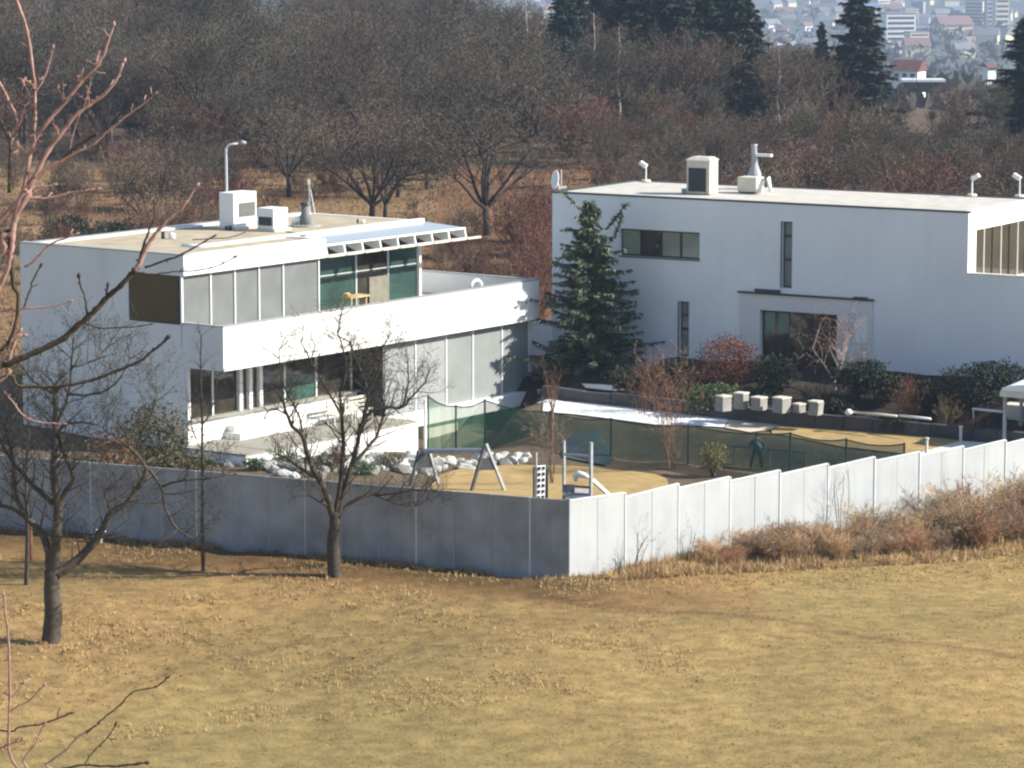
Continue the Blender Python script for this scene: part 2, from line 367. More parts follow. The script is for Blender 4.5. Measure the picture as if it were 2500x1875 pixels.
# ------------------------------------------------------------------ vegetation generators
def grow(rng, mb, tw, p, d, length, r, depth, maxd, spread=.6, up=.12, kids=(4, 4, 4, 4, 3), rib=.035, ribmin=2, taper=.55, lk=.62):
    n = 4 if depth < 2 else 3
    pts = [p.copy()]; dd = d.copy()
    for i in range(n):
        dd = dd + Vector((rng.uniform(-1, 1), rng.uniform(-1, 1), rng.uniform(-1, 1)))*.17 + Vector((0, 0, up*.35)); dd.normalize()
        pts.append(pts[-1] + dd*(length/n))
    rs = [r*(1-(1-taper)*i/n) for i in range(n+1)]
    if depth < ribmin: mb.tube(pts, rs, 6 if depth == 0 else 4, cap=(depth == 0))
    else:
        for a, b in zip(pts, pts[1:]): tw.ribbon(a, b, max(rib, r*1.6), rng)
    if depth >= maxd: return
    nk = kids[min(depth, len(kids)-1)]
    for k in range(nk):
        t = rng.uniform(.3, 1.0) if k < nk-1 else 1.0
        i = min(n-1, int(t*n)); q = pts[i].lerp(pts[i+1], t*n-i) if t < 1 else pts[-1]
        base = (pts[min(i+1, n)]-pts[i]).normalized() if t < 1 else dd
        s = Vector((rng.uniform(-1, 1), rng.uniform(-1, 1), rng.uniform(-1, 1)))
        s = s - base*s.dot(base)
        if s.length < .01: continue
        s.normalize()
        nd = (base*(1-spread*.5) + s*spread*rng.uniform(.7, 1.3) + Vector((0, 0, up))).normalized()
        grow(rng, mb, tw, q, nd, length*lk*rng.uniform(.75, 1.2), r*taper*.8, depth+1, maxd, spread, up, kids, rib, ribmin, taper, lk)

def bare_tree(name, label, cat, loc, h, rng, r=None, trunk_h=.22, limbs=6, spread=.75, rib=.045, kids=(4, 4, 4, 3), mtr=None, mtw=None, up=.1, group=None, lean=.08, narrow=1.0):
    t = thing(name, label, cat, loc, 0, group)
    mb = MB(); tw = MB(); r = r or h*.022
    th = h*trunk_h; top = Vector((rng.uniform(-1, 1)*lean*th, rng.uniform(-1, 1)*lean*th, th))
    mb.tube([(0, 0, -.3), top*.5+Vector((.03, 0, 0)), top], [r*1.25, r, r*.92], 8)
    for k in range(limbs):
        a = 2*math.pi*(k+rng.uniform(-.3, .3))/limbs; tilt = rng.uniform(.35, 1.0)*narrow if k else .1
        d = Vector((math.cos(a)*math.sin(tilt), math.sin(a)*math.sin(tilt), math.cos(tilt)))
        grow(rng, mb, tw, top*rng.uniform(.8, 1.0), d, (h-th)*.46*rng.uniform(.85, 1.15), r*.55, 0, len(kids), spread, up, kids, rib)
    mb.build("trunk", mtr or M_bark, t, smooth=True); tw.build("crown", mtw or M_twig, t)
    return t
def leaf_blob(mb, rng, c, rad, n, size, flat=1.0, shell=.55):
    for i in range(n):
        u = Vector((rng.gauss(0, 1), rng.gauss(0, 1), rng.gauss(0, 1))).normalized()*(shell+(1-shell)*rng.random())**.7
        k = 1+.35*noise.noise(u*2.1+Vector(c))
        p = Vector((c[0]+u.x*rad[0]*k, c[1]+u.y*rad[1]*k, c[2]+u.z*rad[2]*k))
        a = Vector((rng.gauss(0, 1), rng.gauss(0, 1), rng.gauss(0, flat))).normalized()*size*rng.uniform(.6, 1.3)
        b = a.cross(Vector((rng.gauss(0, 1), rng.gauss(0, 1), rng.gauss(0, 1)))).normalized()*size*rng.uniform(.4, .8)
        o = len(mb.v); mb.v.extend([tuple(p-a), tuple(p+b), tuple(p+a)]); mb.f.append((o, o+1, o+2))
def leafy_bush(name, label, cat, loc, rad, rng, m, n=2500, size=.09, blobs=5, group=None, stem=True):
    t = thing(name, label, cat, loc, 0, group); mb = MB()
    for b in range(blobs):
        c = (rng.uniform(-.5, .5)*rad[0], rng.uniform(-.5, .5)*rad[1], rad[2]*rng.uniform(.7, 1.25)) if b else (0, 0, rad[2])
        k = .75 if b else .9
        leaf_blob(mb, rng, c, (rad[0]*k, rad[1]*k, rad[2]*k*.9), n//blobs, size)
    mb.build("foliage", m, t)
    s = MB()
    for k in range(5):
        a = rng.uniform(0, 6.28); s.tube([(0, 0, -.1), (math.cos(a)*rad[0]*.3, math.sin(a)*rad[1]*.3, rad[2]*.7), (math.cos(a)*rad[0]*.6, math.sin(a)*rad[1]*.6, rad[2]*1.4)], [.04, .03, .012], 5)
    s.build("stem", M_bark, t); return t
def twig_bush(name, label, cat, loc, h, wd, rng, m, stems=16, rib=.02, group=None, kids=(5, 4, 3), ms=None, droop=0.0):
    t = thing(name, label, cat, loc, 0, group); mb = MB(); tw = MB()
    for k in range(stems):
        a = rng.uniform(0, 6.28); tilt = rng.uniform(.05, 1)*math.atan2(wd*.5, h)*1.25
        d = Vector((math.cos(a)*math.sin(tilt), math.sin(a)*math.sin(tilt), math.cos(tilt)))
        p = Vector((rng.uniform(-.12, .12)*wd, rng.uniform(-.12, .12)*wd, -.05))
        grow(rng, mb, tw, p, d, h*rng.uniform(.5, .85), .018, 0, len(kids), .55, .08-droop, kids, rib, 1, .5, .42)
    mb.build("stem", ms or m, t); tw.build("twig_mass", m, t); return t
def conifer(name, label, cat, loc, h, wd, rng, m, whorls=26, per=7, dens=1.0, group=None, quad=.22, irregular=.25, droop=.25, bare=.04, power=.8):
    t = thing(name, label, cat, loc, 0, group); mb = MB(); nd = MB()
    mb.tube([(0, 0, -.3), (.03, .02, h*.5), (0, 0, h*.99)], [h*.022, h*.013, .015], 7)
    for i in range(whorls):
        f = i/(whorls-1); z_0 = h*(bare+(1-bare)*f); dz = h*(1-bare)/whorls
        L0 = wd*.5*((1-f)**power)*(.92+.16*math.sin(i*1.7)) + .12
        for k in range(per):
            if rng.random() < .08: continue
            L = L0*rng.uniform(1-irregular*1.4, 1+irregular); a = rng.uniform(0, 6.283); z = z_0+rng.uniform(-.6, .6)*dz
            e = rng.uniform(-.1, .25) + (.5 if f > .85 else 0)
            pts = []
            for s in range(5):
                q = s/4; pts.append(Vector((math.cos(a)*L*q, math.sin(a)*L*q, z + L*(e*q - droop*q*q + .12*q**4))))
            mb.tube(pts, [.03, .024, .018, .012, .006], 3, cap=False)
            n = int(L*26*dens)+6
            for s in range(n):
                q = rng.uniform(.12, 1.0); j = min(3, int(q*4)); p = pts[j].lerp(pts[j+1], q*4-j)
                side = Vector((-math.sin(a), math.cos(a), 0))*rng.choice((-1, 1)); fw = Vector((math.cos(a), math.sin(a), 0))
                wlen = quad*rng.uniform(.7, 1.5)*(1.25-.5*q)
                d = (side*rng.uniform(.3, 1)+fw*rng.uniform(.2, .9)+Vector((0, 0, rng.uniform(-1.3, .1)))).normalized()*wlen
                ww = d.cross(Vector((rng.uniform(-1, 1), rng.uniform(-1, 1), rng.uniform(-1, 1))))
                if ww.length < 1e-6: continue
                ww = ww.normalized()*quad*.24
                o = len(nd.v); nd.v.extend([tuple(p-ww), tuple(p+ww), tuple(p+d)]); nd.f.append((o, o+1, o+2))
    mb.build("trunk", M_bark, t); nd.build("needles", m, t); return t

# ================================================================== HOUSE WITH THE ROOF TERRACE
h1 = thing("terrace_house", "white flat-roofed two-storey house with wraparound balcony parapet and roof terrace", "house", h1w(0, 0, 0), math.atan2(H1A.y, H1A.x))
def hu(px, py, v): P = pp(px, py, H1O + H1B*v, H1B) - H1O; return P.dot(H1A)
def huz(px, py, v): P = pp(px, py, H1O + H1B*v, H1B) - H1O; return P.dot(H1A), P.z
def huv(px, py, z): P = pz(px, py, z) - H1O; return P.dot(H1A), P.dot(H1B)
def H(name, m, *boxes, parent=None):
    mb = MB()
    for b in boxes: mb.box(*b)
    return mb.build(name, m, parent or h1)
# shaded gable wall on the left
H("wall", M_white, (0, .35, 2.40, 12.8, -1.6, 5.38), (0, .35, 5.80, 12.8, 5.38, 7.66), (0, .35, 2.40, 12.8, 7.66, 8.62), (.35, 21.2, 12.45, 12.8, -1.6, 8.45))
# body behind the glazing, so nothing is hollow
H("wall", M_white2, (.40, 12.4, 3.0, 12.44, -1.6, 4.28), (12.52, 24.5, 3.2, 12.44, -2.6, 4.28), (.5, 21.1, 5.2, 12.44, 4.29, 8.4), (.5, 10.0, 3.0, 5.2, 4.29, 8.4))
# ground-floor plinth and glazing on the left half
H("plinth", M_white, (0.02, 12.48, 2.22, 2.99, -1.6, .90))
H("sill", M_stone, (0.0, 12.46, 1.95, 2.38, .903, .97))
H("reveal", M_white, (.02, .20, 2.22, 2.39, .97, 3.40))
mx = [460, 519, 583, 607, 632, 695, 772, 858]
us = [hu(x, 960, 2.4) for x in mx] + [12.48]
for i in range(len(us)-1):
    a, b = us[i], us[i+1]
    pn = H("window", M_darkmetal, (a+.03, b-.03, 2.44, 2.52, .97, 3.40))
    if i == 5:
        H("pane", M_glass, (a+.08, b-.08, 2.40, 2.437, 2.15, 3.34), parent=pn); H("pane", M_teal, (a+.08, b-.08, 2.40, 2.437, 1.0, 2.15), parent=pn)
    else:
        H("pane", M_glass, (a+.06, b-.06, 2.40, 2.437, 1.0, 3.36), parent=pn)
for i, x in enumerate(mx[1:]):
    u = hu(x, 960, 2.36); wd = .11 if x in (583, 607, 632) else .045
    H("mullion" if wd < .1 else "column", M_trim, (u-wd, u+wd, 2.2 if wd > .1 else 2.33, 2.395, .97, 3.40))
# projecting right-hand storey with grey blind panels
H("wall", M_darkmetal, (12.50, 12.62, .62, 3.1, -.27, 3.41))
gx_ = [941, 1015, 1090, 1155, 1226, 1292]
us = [hu(x, 900, .45) for x in gx_]; us[0] = 12.52
for i in range(5):
    a, b = us[i], us[i+1]
    w_ = H("window", M_trim, (a+.01, b-.01, .56, .62, -.26, 3.40))
    H("blind", M_blind2 if i < 2 else M_blindl, (a+.06, b-.06, .50, .556, -.22, 3.38), parent=w_)
    H("mullion", M_trim, (b-.04, b+.04, .44, .495, -.26, 3.40))
H("corner_post", M_trim, (24.62, 24.80, .42, .62, -.26, 3.40))
H("wall", M_white, (24.52, 24.66, .63, 12.44, -.26, 3.40))
H("floor_slab", M_white, (12.3, 24.95, .12, 3.15, -.97, -.275))
# recessed basement under the slab
H("basement_window", M_glassg, (17.2, 24.3, 2.9, 3.0, -2.6, -.98))
H("basement_wall", M_cream, (hu(1035, 1040, .5), hu(1117, 1040, .5), .5, 2.9, -2.6, -.98))
for u in (18.6, 20.2, 21.6, 22.9): H("mullion", M_joint, (u-.04, u+.04, 2.82, 2.895, -2.6, -.98))
H("column", M_white, (24.3, 24.62, .5, .9, -2.6, -.98)); H("column", M_white, (12.4, 12.75, .6, 1.0, -2.6, -.98))
H("retaining_wall", M_stone, (12.4, 14.1, 1.3, 2.9, -2.6, -.98))
# balcony: slab, parapet, coping
H("balcony_slab", M_white2, (.26, 24.58, .26, 2.38, 3.43, 4.26), (.26, 24.58, 2.385, 12.4, 4.285, 4.32))
H("parapet", M_white, (0, 24.85, 0, .25, 3.415, 5.46), (0, .25, .252, 2.395, 3.415, 5.46), (24.60, 24.85, .252, 12.8, 3.415, 5.46), (21.25, 24.59, 12.55, 12.8, 4.33, 5.46))
H("coping", M_coping, (-.03, 24.88, -.03, .29, 5.462, 5.51), (-.03, .29, .292, 2.5, 5.462, 5.51), (24.56, 24.88, .292, 12.83, 5.462, 5.51), (21.2, 24.55, 12.5, 12.83, 5.462, 5.51))
H("light_strip", M_coping, (.45, 11.2, -.025, -.003, 3.66, 3.70))
H("wall_lamp", M_coping, (23.6, 23.72, -.07, -.003, 4.35, 4.47))
H("terrace_floor", M_gravel2, (21.25, 24.59, .5, 12.5, 4.325, 4.36), (.3, 21.2, .26, 2.5, 4.27, 4.32), (10.15, 21.2, 2.51, 4.6, 4.325, 4.36))
# upper storey, left block with blinds
ux = [452, 516, 575, 634, 693, 776]
us = [hu(x, 720, 2.55) for x in ux]; us[0] = .03; us[-1] = 10.05
for i in range(5):
    a, b = us[i], us[i+1]
    w_ = H("window", M_darkmetal, (a+.02, b-.02, 2.70, 2.78, 4.33, 7.66))
    H("blind", M_blind, (a+.05, b-.05, 2.63, 2.697, 4.36, 7.64), parent=w_)
    H("mullion", M_trim, (b-.035, b+.035, 2.56, 2.625, 4.33, 7.66))
H("corner_post", M_trim, (.0, .10, 2.50, 2.60, 4.33, 7.66))
wl = H("window", M_darkmetal, (.02, .12, 2.66, 5.79, 5.40, 7.65)); H("pane", M_olive, (.0, .018, 2.72, 5.72, 5.45, 7.60), parent=wl)
H("window_frame", M_trim, (-.02, .03, 5.80, 5.86, 5.38, 7.66))
H("fascia", M_white, (0.002, 10.15, 2.36, 2.96, 7.67, 8.60), (10.15, 10.35, 2.37, 4.74, 7.67, 8.60))
# gravel roof and its rims
H("roof", M_gravel, (.36, 10.14, 2.97, 5.0, 8.47, 8.53), (.36, 21.0, 5.02, 12.44, 8.46, 8.52))
H("coping", M_coping, (-.03, .38, 2.33, 12.83, 8.63, 8.67), (.39, 21.2, 12.42, 12.83, 8.56, 8.62))
H("roof_kerb", M_white, (4.6, 21.3, 4.75, 5.0, 8.22, 8.66), (21.0, 21.3, 5.02, 12.42, 8.22, 8.55))
H("roof_seam", M_trim, (.39, 20.9, 12.0, 12.40, 8.53, 8.60))
kb = MB(); kb.tube([(4.6, 4.87, 8.56), (4.2, 4.95, 8.56), (3.95, 5.3, 8.56), (3.9, 5.9, 8.56)], .12, 6); kb.build("roof_kerb", M_white, h1, smooth=True)
# glazed recess
rx = [796, 870, 948, 1021]
us = [hu(x, 660, 4.75) for x in rx]; us[0] = 10.38
for i in range(3):
    a, b = us[i], us[i+1]
    w_ = H("window", M_darkmetal, (a+.02, b-.02, 4.86, 4.94, 4.37, 8.2))
    H("pane", [M_glassg, M_glass, M_glassg][i], (a+.05, b-.05, 4.80, 4.858, 4.42, 8.18), parent=w_)
    H("rail", M_joint, (a+.05, b-.05, 4.775, 4.798, 6.36, 6.40), parent=w_)  # thin bar added to stand for a pale reflected line in the glass
    if i < 2: H("mullion", M_joint, (b-.04, b+.04, 4.74, 4.795, 4.37, 8.2))
H("mullion", M_trim, (us[0]+.55, us[0]+.63, 4.70, 4.795, 4.37, 6.6))
H("corner_post", M_trim, (us[3]-.05, us[3]+.10, 4.62, 4.80, 4.37, 8.2))
H("wall", M_darkmetal, (us[3]-.05, us[3]+.03, 4.98, 12.4, 4.37, 8.2))
H("curtain", mat("beige_cloth", (.20, .19, .15), .9), (us[1]+1.0, us[1]+2.6, 4.70, 4.765, 4.37, 6.0))
# canopy over the recess
cu0, cu1 = 10.9, 22.2
cm = MB(); cm.add([(cu0, 2.85, 8.22), (cu1, 2.85, 8.22), (21.3, 4.72, 8.50), (10.4, 4.72, 8.50), (cu0, 2.85, 8.17), (cu1, 2.85, 8.17), (21.3, 4.72, 8.44), (10.4, 4.72, 8.44)],
                  [(0, 1, 2, 3), (7, 6, 5, 4), (0, 4, 5, 1), (1, 5, 6, 2), (2, 6, 7, 3), (3, 7, 4, 0)])
cm.build("canopy", mat("canopy_glass", (.36, .40, .42), .25, .04, .5, coat=.4), h1)
H("canopy_edge", M_trim, (cu0-.02, 16.4, 2.78, 2.845, 8.15, 8.24), (16.5, cu1+.02, 2.78, 2.845, 8.15, 8.24))
H("canopy_back", M_darkmetal, (cu0, 21.3, 4.3, 4.35, 7.5, 8.3))
for i in range(9):
    u = cu0 + (cu1-cu0)*i/8.0
    fb = MB(); fb.add([(u-.05, 2.82, 8.14), (u+.05, 2.82, 8.14), (u+.05, 2.70, 7.62), (u-.05, 2.70, 7.62), (u-.05, 4.5, 8.14), (u+.05, 4.5, 8.14), (u+.05, 2.95, 7.62), (u-.05, 2.95, 7.62)],
                      [(0, 1, 2, 3), (4, 7, 6, 5), (0, 3, 7, 4), (1, 5, 6, 2), (3, 2, 6, 7), (0, 4, 5, 1)])
    fb.build("bracket", M_trim, h1)
    if i < 8: H("slat", M_cream, (u+.08, u+1.28, 2.66, 2.86, 7.60, 7.72))
H("slat", M_cream, (cu1+.08, cu1+1.2, 2.66, 2.86, 7.60, 7.70))
# paved terrace in front of the ground floor
ter = thing("stone_terrace", "low pale stone terrace slab in front of the dark ground-floor windows", "terrace", h1w(0, 0, 0), math.atan2(H1A.y, H1A.x))
H("slab_edge", M_white, (-.6, 12.2, -1.80, 2.20, -1.7, -.30), parent=ter)
for i in range(8):
    for j in range(3):
        H("slab", M_stone, (-.58+i*1.6, -.58+i*1.6+1.57, -1.78+j*1.33, -1.78+j*1.33+1.30, -.298, -.20+.006*((i*5+j*3) % 3)), parent=ter)
H("step", M_white, (2.5, 12.1, 1.2, 2.18, -.19, .10), parent=ter); H("step", M_white, (2.7, 12.1, 1.7, 2.19, .103, .42), parent=ter)

# ---- things on the first house
RZ1 = math.atan2(H1A.y, H1A.x)
def on_h1(px, py, z): u, v = huv(px, py, z); return u, v, h1w(u, v, z)
def ac_unit(label, px, py, z, du, dv, hh, kind):
    u, v, P = on_h1(px, py, z)
    t = thing("air_conditioner", label, "air conditioner", P, RZ1, None)
    H("base", M_cream, (-.05, du+.15, -.12, dv, -.0, .14), parent=t)
    H("casing", M_white2, (0, du, 0, dv, .141, hh), parent=t)
    if kind == 1:
        H("grille", mat("fan_grille", (.13, .13, .12), .6), (du*.22, du*.93, -.03, -.003, hh*.34, hh*.72), parent=t)
        H("cable", M_darkmetal, (-.35, -.01, .1, .3, .0, .22), parent=t)
    else:
        H("grille", M_darkmetal, (-.03, -.003, dv*.1, dv*.9, hh*.25, hh*.62), parent=t)
        H("handle", M_grey, (du*.52, du*.60, -.03, -.003, hh*.62, hh*.85), parent=t)
    return t
ac_unit("tall white air conditioning unit with grey fan grille on the gravel roof", 571, 562, 8.53, 1.75, .95, 1.85, 1)
ac_unit("smaller cream air conditioning box with dark louvre beside the tall roof unit", 668, 566, 8.53, 1.1, 1.05, 1.15, 2)
u, v, P = on_h1(746, 552, 8.53)
t = thing("roof_vent", "grey roof vent cowl with a black cap right of the cream air conditioning box", "roof vent", P)
MB().tube([(0, 0, 0), (0, 0, .5), (0, 0, .65), (0, 0, 1.1)], [.30, .30, .22, .22], 12).build("duct", mat("dull_metal", (.16, .17, .18), .6, .2, 3), t, smooth=True)
MB().tube([(0, 0, 1.1), (0, 0, 1.22)], [.30, .24], 12).build("cap", M_darkmetal, t)
MB().tube([(-.7, .1, .12), (-.35, .1, .3), (0, 0, .45)], [.12, .16, .14], 8).build("elbow", M_trim, t, smooth=True)
MB().tube([(0, 0, 0.0), (0, 0, .08)], [.75, .75], 14).build("flange", M_coping, t)
u, v, P = on_h1(757, 520, 8.55)
t = thing("roof_mast", "thin pale aerial mast with two stays at the back edge of the gravel roof", "mast", P)
MB().tube([(0, 0, 0), (-.05, 0, 1.6)], [.035, .025], 6).build("pole", M_joint, t)
MB().tube([(.25, 0, 0), (.02, 0, 1.25)], [.03, .03], 5).build("stay", M_joint, t)
MB().box(-.12, .02, -.05, .05, 1.5, 1.8).build("aerial", M_trim, t)
for (px, py, lb, s) in [(420, 583, "round white roof puck left of the tall air conditioning unit", 1.0), (886, 545+0, "small pale roof outlet on the gravel right of the vent cowl", .6)]:
    u, v, P = on_h1(px, py, 8.53)
    t = thing("roof_outlet", lb, "roof outlet", P)
    MB().tube([(0, 0, 0), (0, 0, .22*s), (0, 0, .3*s)], [.16*s, .18*s, .05*s], 10).build("cap", M_trim, t, smooth=True); MB().tube([(-.45*s, .1, 0), (-.45*s, .1, .35*s)], .09*s, 8).build("pipe", M_darkmetal, t)
for (p0, p1, p2, lb) in [((600, 566), (560, 580), (470, 585), "thin dark cable lying left of the tall roof unit"), ((700, 566), (735, 575), (780, 566), "thin dark cable from the cream box towards the canopy")]:
    A0, A1, A2 = [on_h1(x, y, 8.55)[2] for x, y in (p0, p1, p2)]
    t = thing("roof_cable", lb, "cable", A0); MB().tube([(0, 0, 0), (A1-A0)*.5+Vector((.1, .1, 0)), A1-A0, (A2-A0)*.8+(A1-A0)*.2+Vector((.1, 0, 0)), A2-A0], .03, 5).build("cable", M_darkmetal, t)
# balcony furniture
u, v = 12.6, 2.0
u = hu(866, 735, 1.6)
t = thing("balcony_table", "small ochre wooden table behind the white balcony parapet", "table", h1w(u, 1.6, 4.36), RZ1)
H("table_top", M_ochre, (-.75, .75, -.35, .35, 1.32, 1.40), parent=t)
for a in (-.6, .55):
    for b in (-.28, .24): H("leg", M_ochre, (a, a+.06, b, b+.06, 0, 1.315), parent=t)
MB().tube([(-.55, 0, 1.41), (-.55, 0, 1.5), (-.5, 0, 1.58)], [.2, .24, .05], 8).build("cushion", mat("yellow_cloth", (.62, .44, .18), .9), t)
u = hu(1155, 700, 2.2)
t = thing("garden_chair", "white rounded chair on the terrace near the right end of the parapet", "chair", h1w(u, 2.0, 4.36), RZ1)
mb = MB(); mb.tube([(math.cos(a)*.45-.0, 0, .85+math.sin(a)*.35) for a in np.linspace(0, math.pi, 9)], .09, 6); mb.build("backrest", M_trim, t, smooth=True)
H("seat", M_trim, (-.42, .42, -.45, .05, .50, .58), parent=t)
for a in (-.4, .34):
    for b in (-.42, 0): H("leg", M_trim, (a, a+.05, b, b+.05, 0, .49), parent=t)
# slatted loungers on the ground terrace
for i, (px, py) in enumerate([(830, 985), (880, 968)]):
    u = hu(px, py, .6)
    t = thing("slatted_bench", ["pale slatted garden bench left of its twin by the dark windows", "pale slatted garden bench right of its twin by the dark windows"][i], "bench", h1w(u, .6, -.19), RZ1, "slatted benches on the terrace")
    for k in range(3): H("slat", M_cream, (-.75, .75, -.25+k*.16, -.13+k*.16, .50, .54), parent=t)
    for k in range(3): H("slat", M_cream, (-.75, .75, .26, .30, .62+k*.2, .74+k*.2), parent=t)
    for a in (-.7, .64):
        H("leg", M_cream, (a, a+.06, -.22, -.16, 0, .495), parent=t); H("leg", M_cream, (a, a+.06, .20, .255, 0, 1.16), parent=t)

# ================================================================== SECOND HOUSE
h2 = thing("long_house", "long bluish-white flat-roofed house with ribbon window and narrow slit windows", "house", H2Q + Vector((0, 0, 0)), math.atan2(-H2W.y, -H2W.x))
# local x = towards the right (-W), local y = away (E)
def gx2(px, py, e=0.0):
    P = pp(px, py, H2Q + H2E*e, H2E) - H2Q; return -P.dot(H2W), P.z
def K(name, m, *boxes, parent=None):
    mb = MB()
    for b in boxes: mb.box(*b)
    return mb.build(name, m, parent or h2)
L2 = -23.6
holes = []
def hole(px0, py0, px1, py1):
    a, z1 = gx2(px0, py0); b, _ = gx2(px1, py0 if py0 else py0); _, z0 = gx2((px0+px1)/2, py1); return a, b, z0, z1
rib = (gx2(1513, 600)[0], gx2(1708, 600)[0], gx2(1708, 635)[1], gx2(1708, 568)[1])
s1 = (gx2(1909, 600)[0], gx2(1934, 600)[0], gx2(1922, 704)[1], gx2(1922, 541)[1])
s2 = (gx2(1658, 800)[0], gx2(1682, 800)[0], gx2(1670, 872)[1], gx2(1670, 736)[1])
en = (gx2(1856, 850)[0], gx2(2045, 850)[0], 1.3, gx2(1950, 762)[1])
# wall split round its openings (x order: ribbon | s2 | entrance / s1)
def wall_cells(name, m, x0, x1, z0, z1, opens, y0, y1, parent):
    xs_ = sorted({x0, x1, *[o[0] for o in opens], *[o[1] for o in opens]}); mb = MB()
    for a, b in zip(xs_, xs_[1:]):
        zz = z0
        for o in sorted([o for o in opens if o[0] <= a+1e-6 and o[1] >= b-1e-6], key=lambda o: o[2]):
            if o[2] > zz: mb.box(a, b, y0, y1, zz, o[2])
            zz = o[3]
        if zz < z1: mb.box(a, b, y0, y1, zz, z1)
    return mb.build(name, m, parent)
wall_cells("wall", M_white2, L2, 0, .3, 9.66, [rib, s1, s2, en], 0, .35, h2)
K("wall", M_white2, (L2, L2+.35, .352, 8.9, .3, 9.66), (L2+.36, -.36, 8.55, 8.9, .3, 9.66), (.0, 9, 0, .35, .3, 6.66), (L2+.4, -.4, 1.2, 8.5, .4, 9.4))
K("wall", M_white, (-.34, .0, .352, 1.02, 6.0, 9.66), (-.34, .0, 1.02, 8.9, 8.75, 9.66), (-.34, -.01, .352, 8.9, .3, 6.0))
K("coping", M_darkmetal, (L2-.03, .03, -.04, .30, 9.662, 9.74), (L2-.03, L2+.30, .302, 8.93, 9.662, 9.74), (L2+.31, .03, 8.62, 8.93, 9.662, 9.74))
K("roof", M_gravel2, (L2+.31, -.30, .31, 8.6, 9.5, 9.70)); K("coping", M_white, (-.30, .03, .302, 8.6, 9.662, 9.74))
K("terrace_coping", M_cream, (.01, 9, -.03, .38, 6.662, 6.72)); K("terrace_floor", M_gravel2, (.01, 9, .39, 8.9, 5.9, 6.0))
# east glazing of the upper floor
for k in range(7):
    a = 1.06+k*1.1
    w_ = K("window", M_darkmetal, (-.20, -.12, a, a+1.08, 6.01, 8.74)); K("pane", mat("bronze_glass", (.055, .05, .035), .08, .2, .5, spec=.6), (-.118, -.08, a+.05, a+1.03, 6.06, 8.70), parent=w_)
    K("mullion", M_darkmetal if k % 2 else M_trim, (-.078, -.03, a+1.05, a+1.10, 6.01, 8.74))
def glaz(o, n, mats, gaps=None, fr=M_darkmetal, bars=()):
    a, b, z0, z1 = o; w_ = (b-a)/n
    for i in range(n):
        f = K("window", fr, (a+i*w_+.004, a+(i+1)*w_-.004, .22, .34, z0+.003, z1-.003))
        K("pane", mats[i % len(mats)], (a+i*w_+.09, a+(i+1)*w_-.07, .185, .217, z0+.10, z1-.10), parent=f)
        for q in bars: K("bar", fr, (a+i*w_+.05, a+(i+1)*w_-.04, .15, .182, z0+(z1-z0)*q-.07, z0+(z1-z0)*q+.07), parent=f)
glaz(rib, 4, [mat("pale_olive_blind", (.23, .27, .20), .4, coat=.4), M_glass, M_room, M_room])
K("window_sill", M_darkmetal, (rib[0]-.02, rib[1]+.02, -.05, .18, rib[2]-.06, rib[2]-.003))
M_blueg = mat("blue_glass", (.13, .17, .20), .15, .2, 1, spec=.5)
glaz(s1, 1, [M_blueg], bars=(.43, .78)); glaz(s2, 1, [M_blueg], bars=(.5, .75))
K("glass_edge", M_darkmetal, (s1[0]-.06, s1[0]-.003, -.03, .1, s1[2], s1[3]), (s2[0]-.06, s2[0]-.003, -.03, .1, s2[2], s2[3]))
# entrance surround (the curtain hangs in the upper left of the opening)
ea, ez = gx2(1807, 722); eb, ez2 = gx2(2131, 735)
wall_cells("entrance_surround", mat("pinkish_render", (.66, .65, .64), .85, .03, .5), ea, eb, .9, ez2, [en], -.09, -.003, h2)
K("canopy_coping", M_darkmetal, (ea-.08, eb+.08, -.20, -.004, ez2+.002, ez2+.09)); K("canopy_tarp", M_darkmetal, (ea+.9, ea+2.3, -.18, -.02, ez2+.092, ez2+.26))
K("canopy_tarp", M_darkmetal, (eb-1.0, eb-.3, -.18, -.02, ez2+.092, ez2+.17))
ew = (en[1]-en[0])/3
dk = K("door", M_darkmetal, (en[0]+.003, en[1]-.003, .24, .34, en[2]+.003, en[3]-.003))
for i in range(3): K("pane", [M_glass, M_glass, M_glass][i], (en[0]+i*ew+.12, en[0]+(i+1)*ew-.08, .20, .237, en[2]+.1, en[3]-.1), parent=dk)
for i in range(2): K("curtain", mat("green_curtain", (.17, .23, .17), .6), (en[0]+i*ew*.55+.16, en[0]+i*ew*.55+ew*.55-.06, .17, .197, en[3]-1.15, en[3]-.12), parent=dk)
K("letter_plate", M_white, (eb-.9, eb-.25, -.12, -.092, 2.9, 4.2))

# ---- roof things of the second house
RZ2 = math.atan2(-H2W.y, -H2W.x)
def on_h2(px, py): return pz(px, py, 9.74)
P = on_h2(1676, 472)
t = thing("air_conditioner", "tall cream air conditioning unit with dark grille on the long house roof", "air conditioner", P, RZ2)
K("casing", M_cream, (0, 1.35, 0, .95, .0, 1.75), parent=t); K("grille", M_darkmetal, (.12, 1.15, -.03, -.003, .12, 1.35), parent=t)
MB().add([(-.05, -.06, 1.751), (1.42, -.06, 1.751), (1.42, 1.0, 1.751), (-.05, 1.0, 1.751), (.2, .2, 1.92), (1.2, .2, 1.92), (1.2, .8, 1.92), (.2, .8, 1.92)],
         [(0, 1, 5, 4), (1, 2, 6, 5), (2, 3, 7, 6), (3, 0, 4, 7), (4, 5, 6, 7), (3, 2, 1, 0)]).build("lid", M_cream, t)
MB().tube([(1.5, .0, .05), (1.5, .0, 1.2)], .06, 6).build("pipe", M_trim, t); K("foot", M_grey, (-.4, -.02, .2, .5, 0, .2), parent=t)
P = on_h2(1800, 470)
t = thing("ventilation_unit", "low cream ventilation box with bent pipes right of the dark-grilled roof unit", "ventilation unit", P, RZ2)
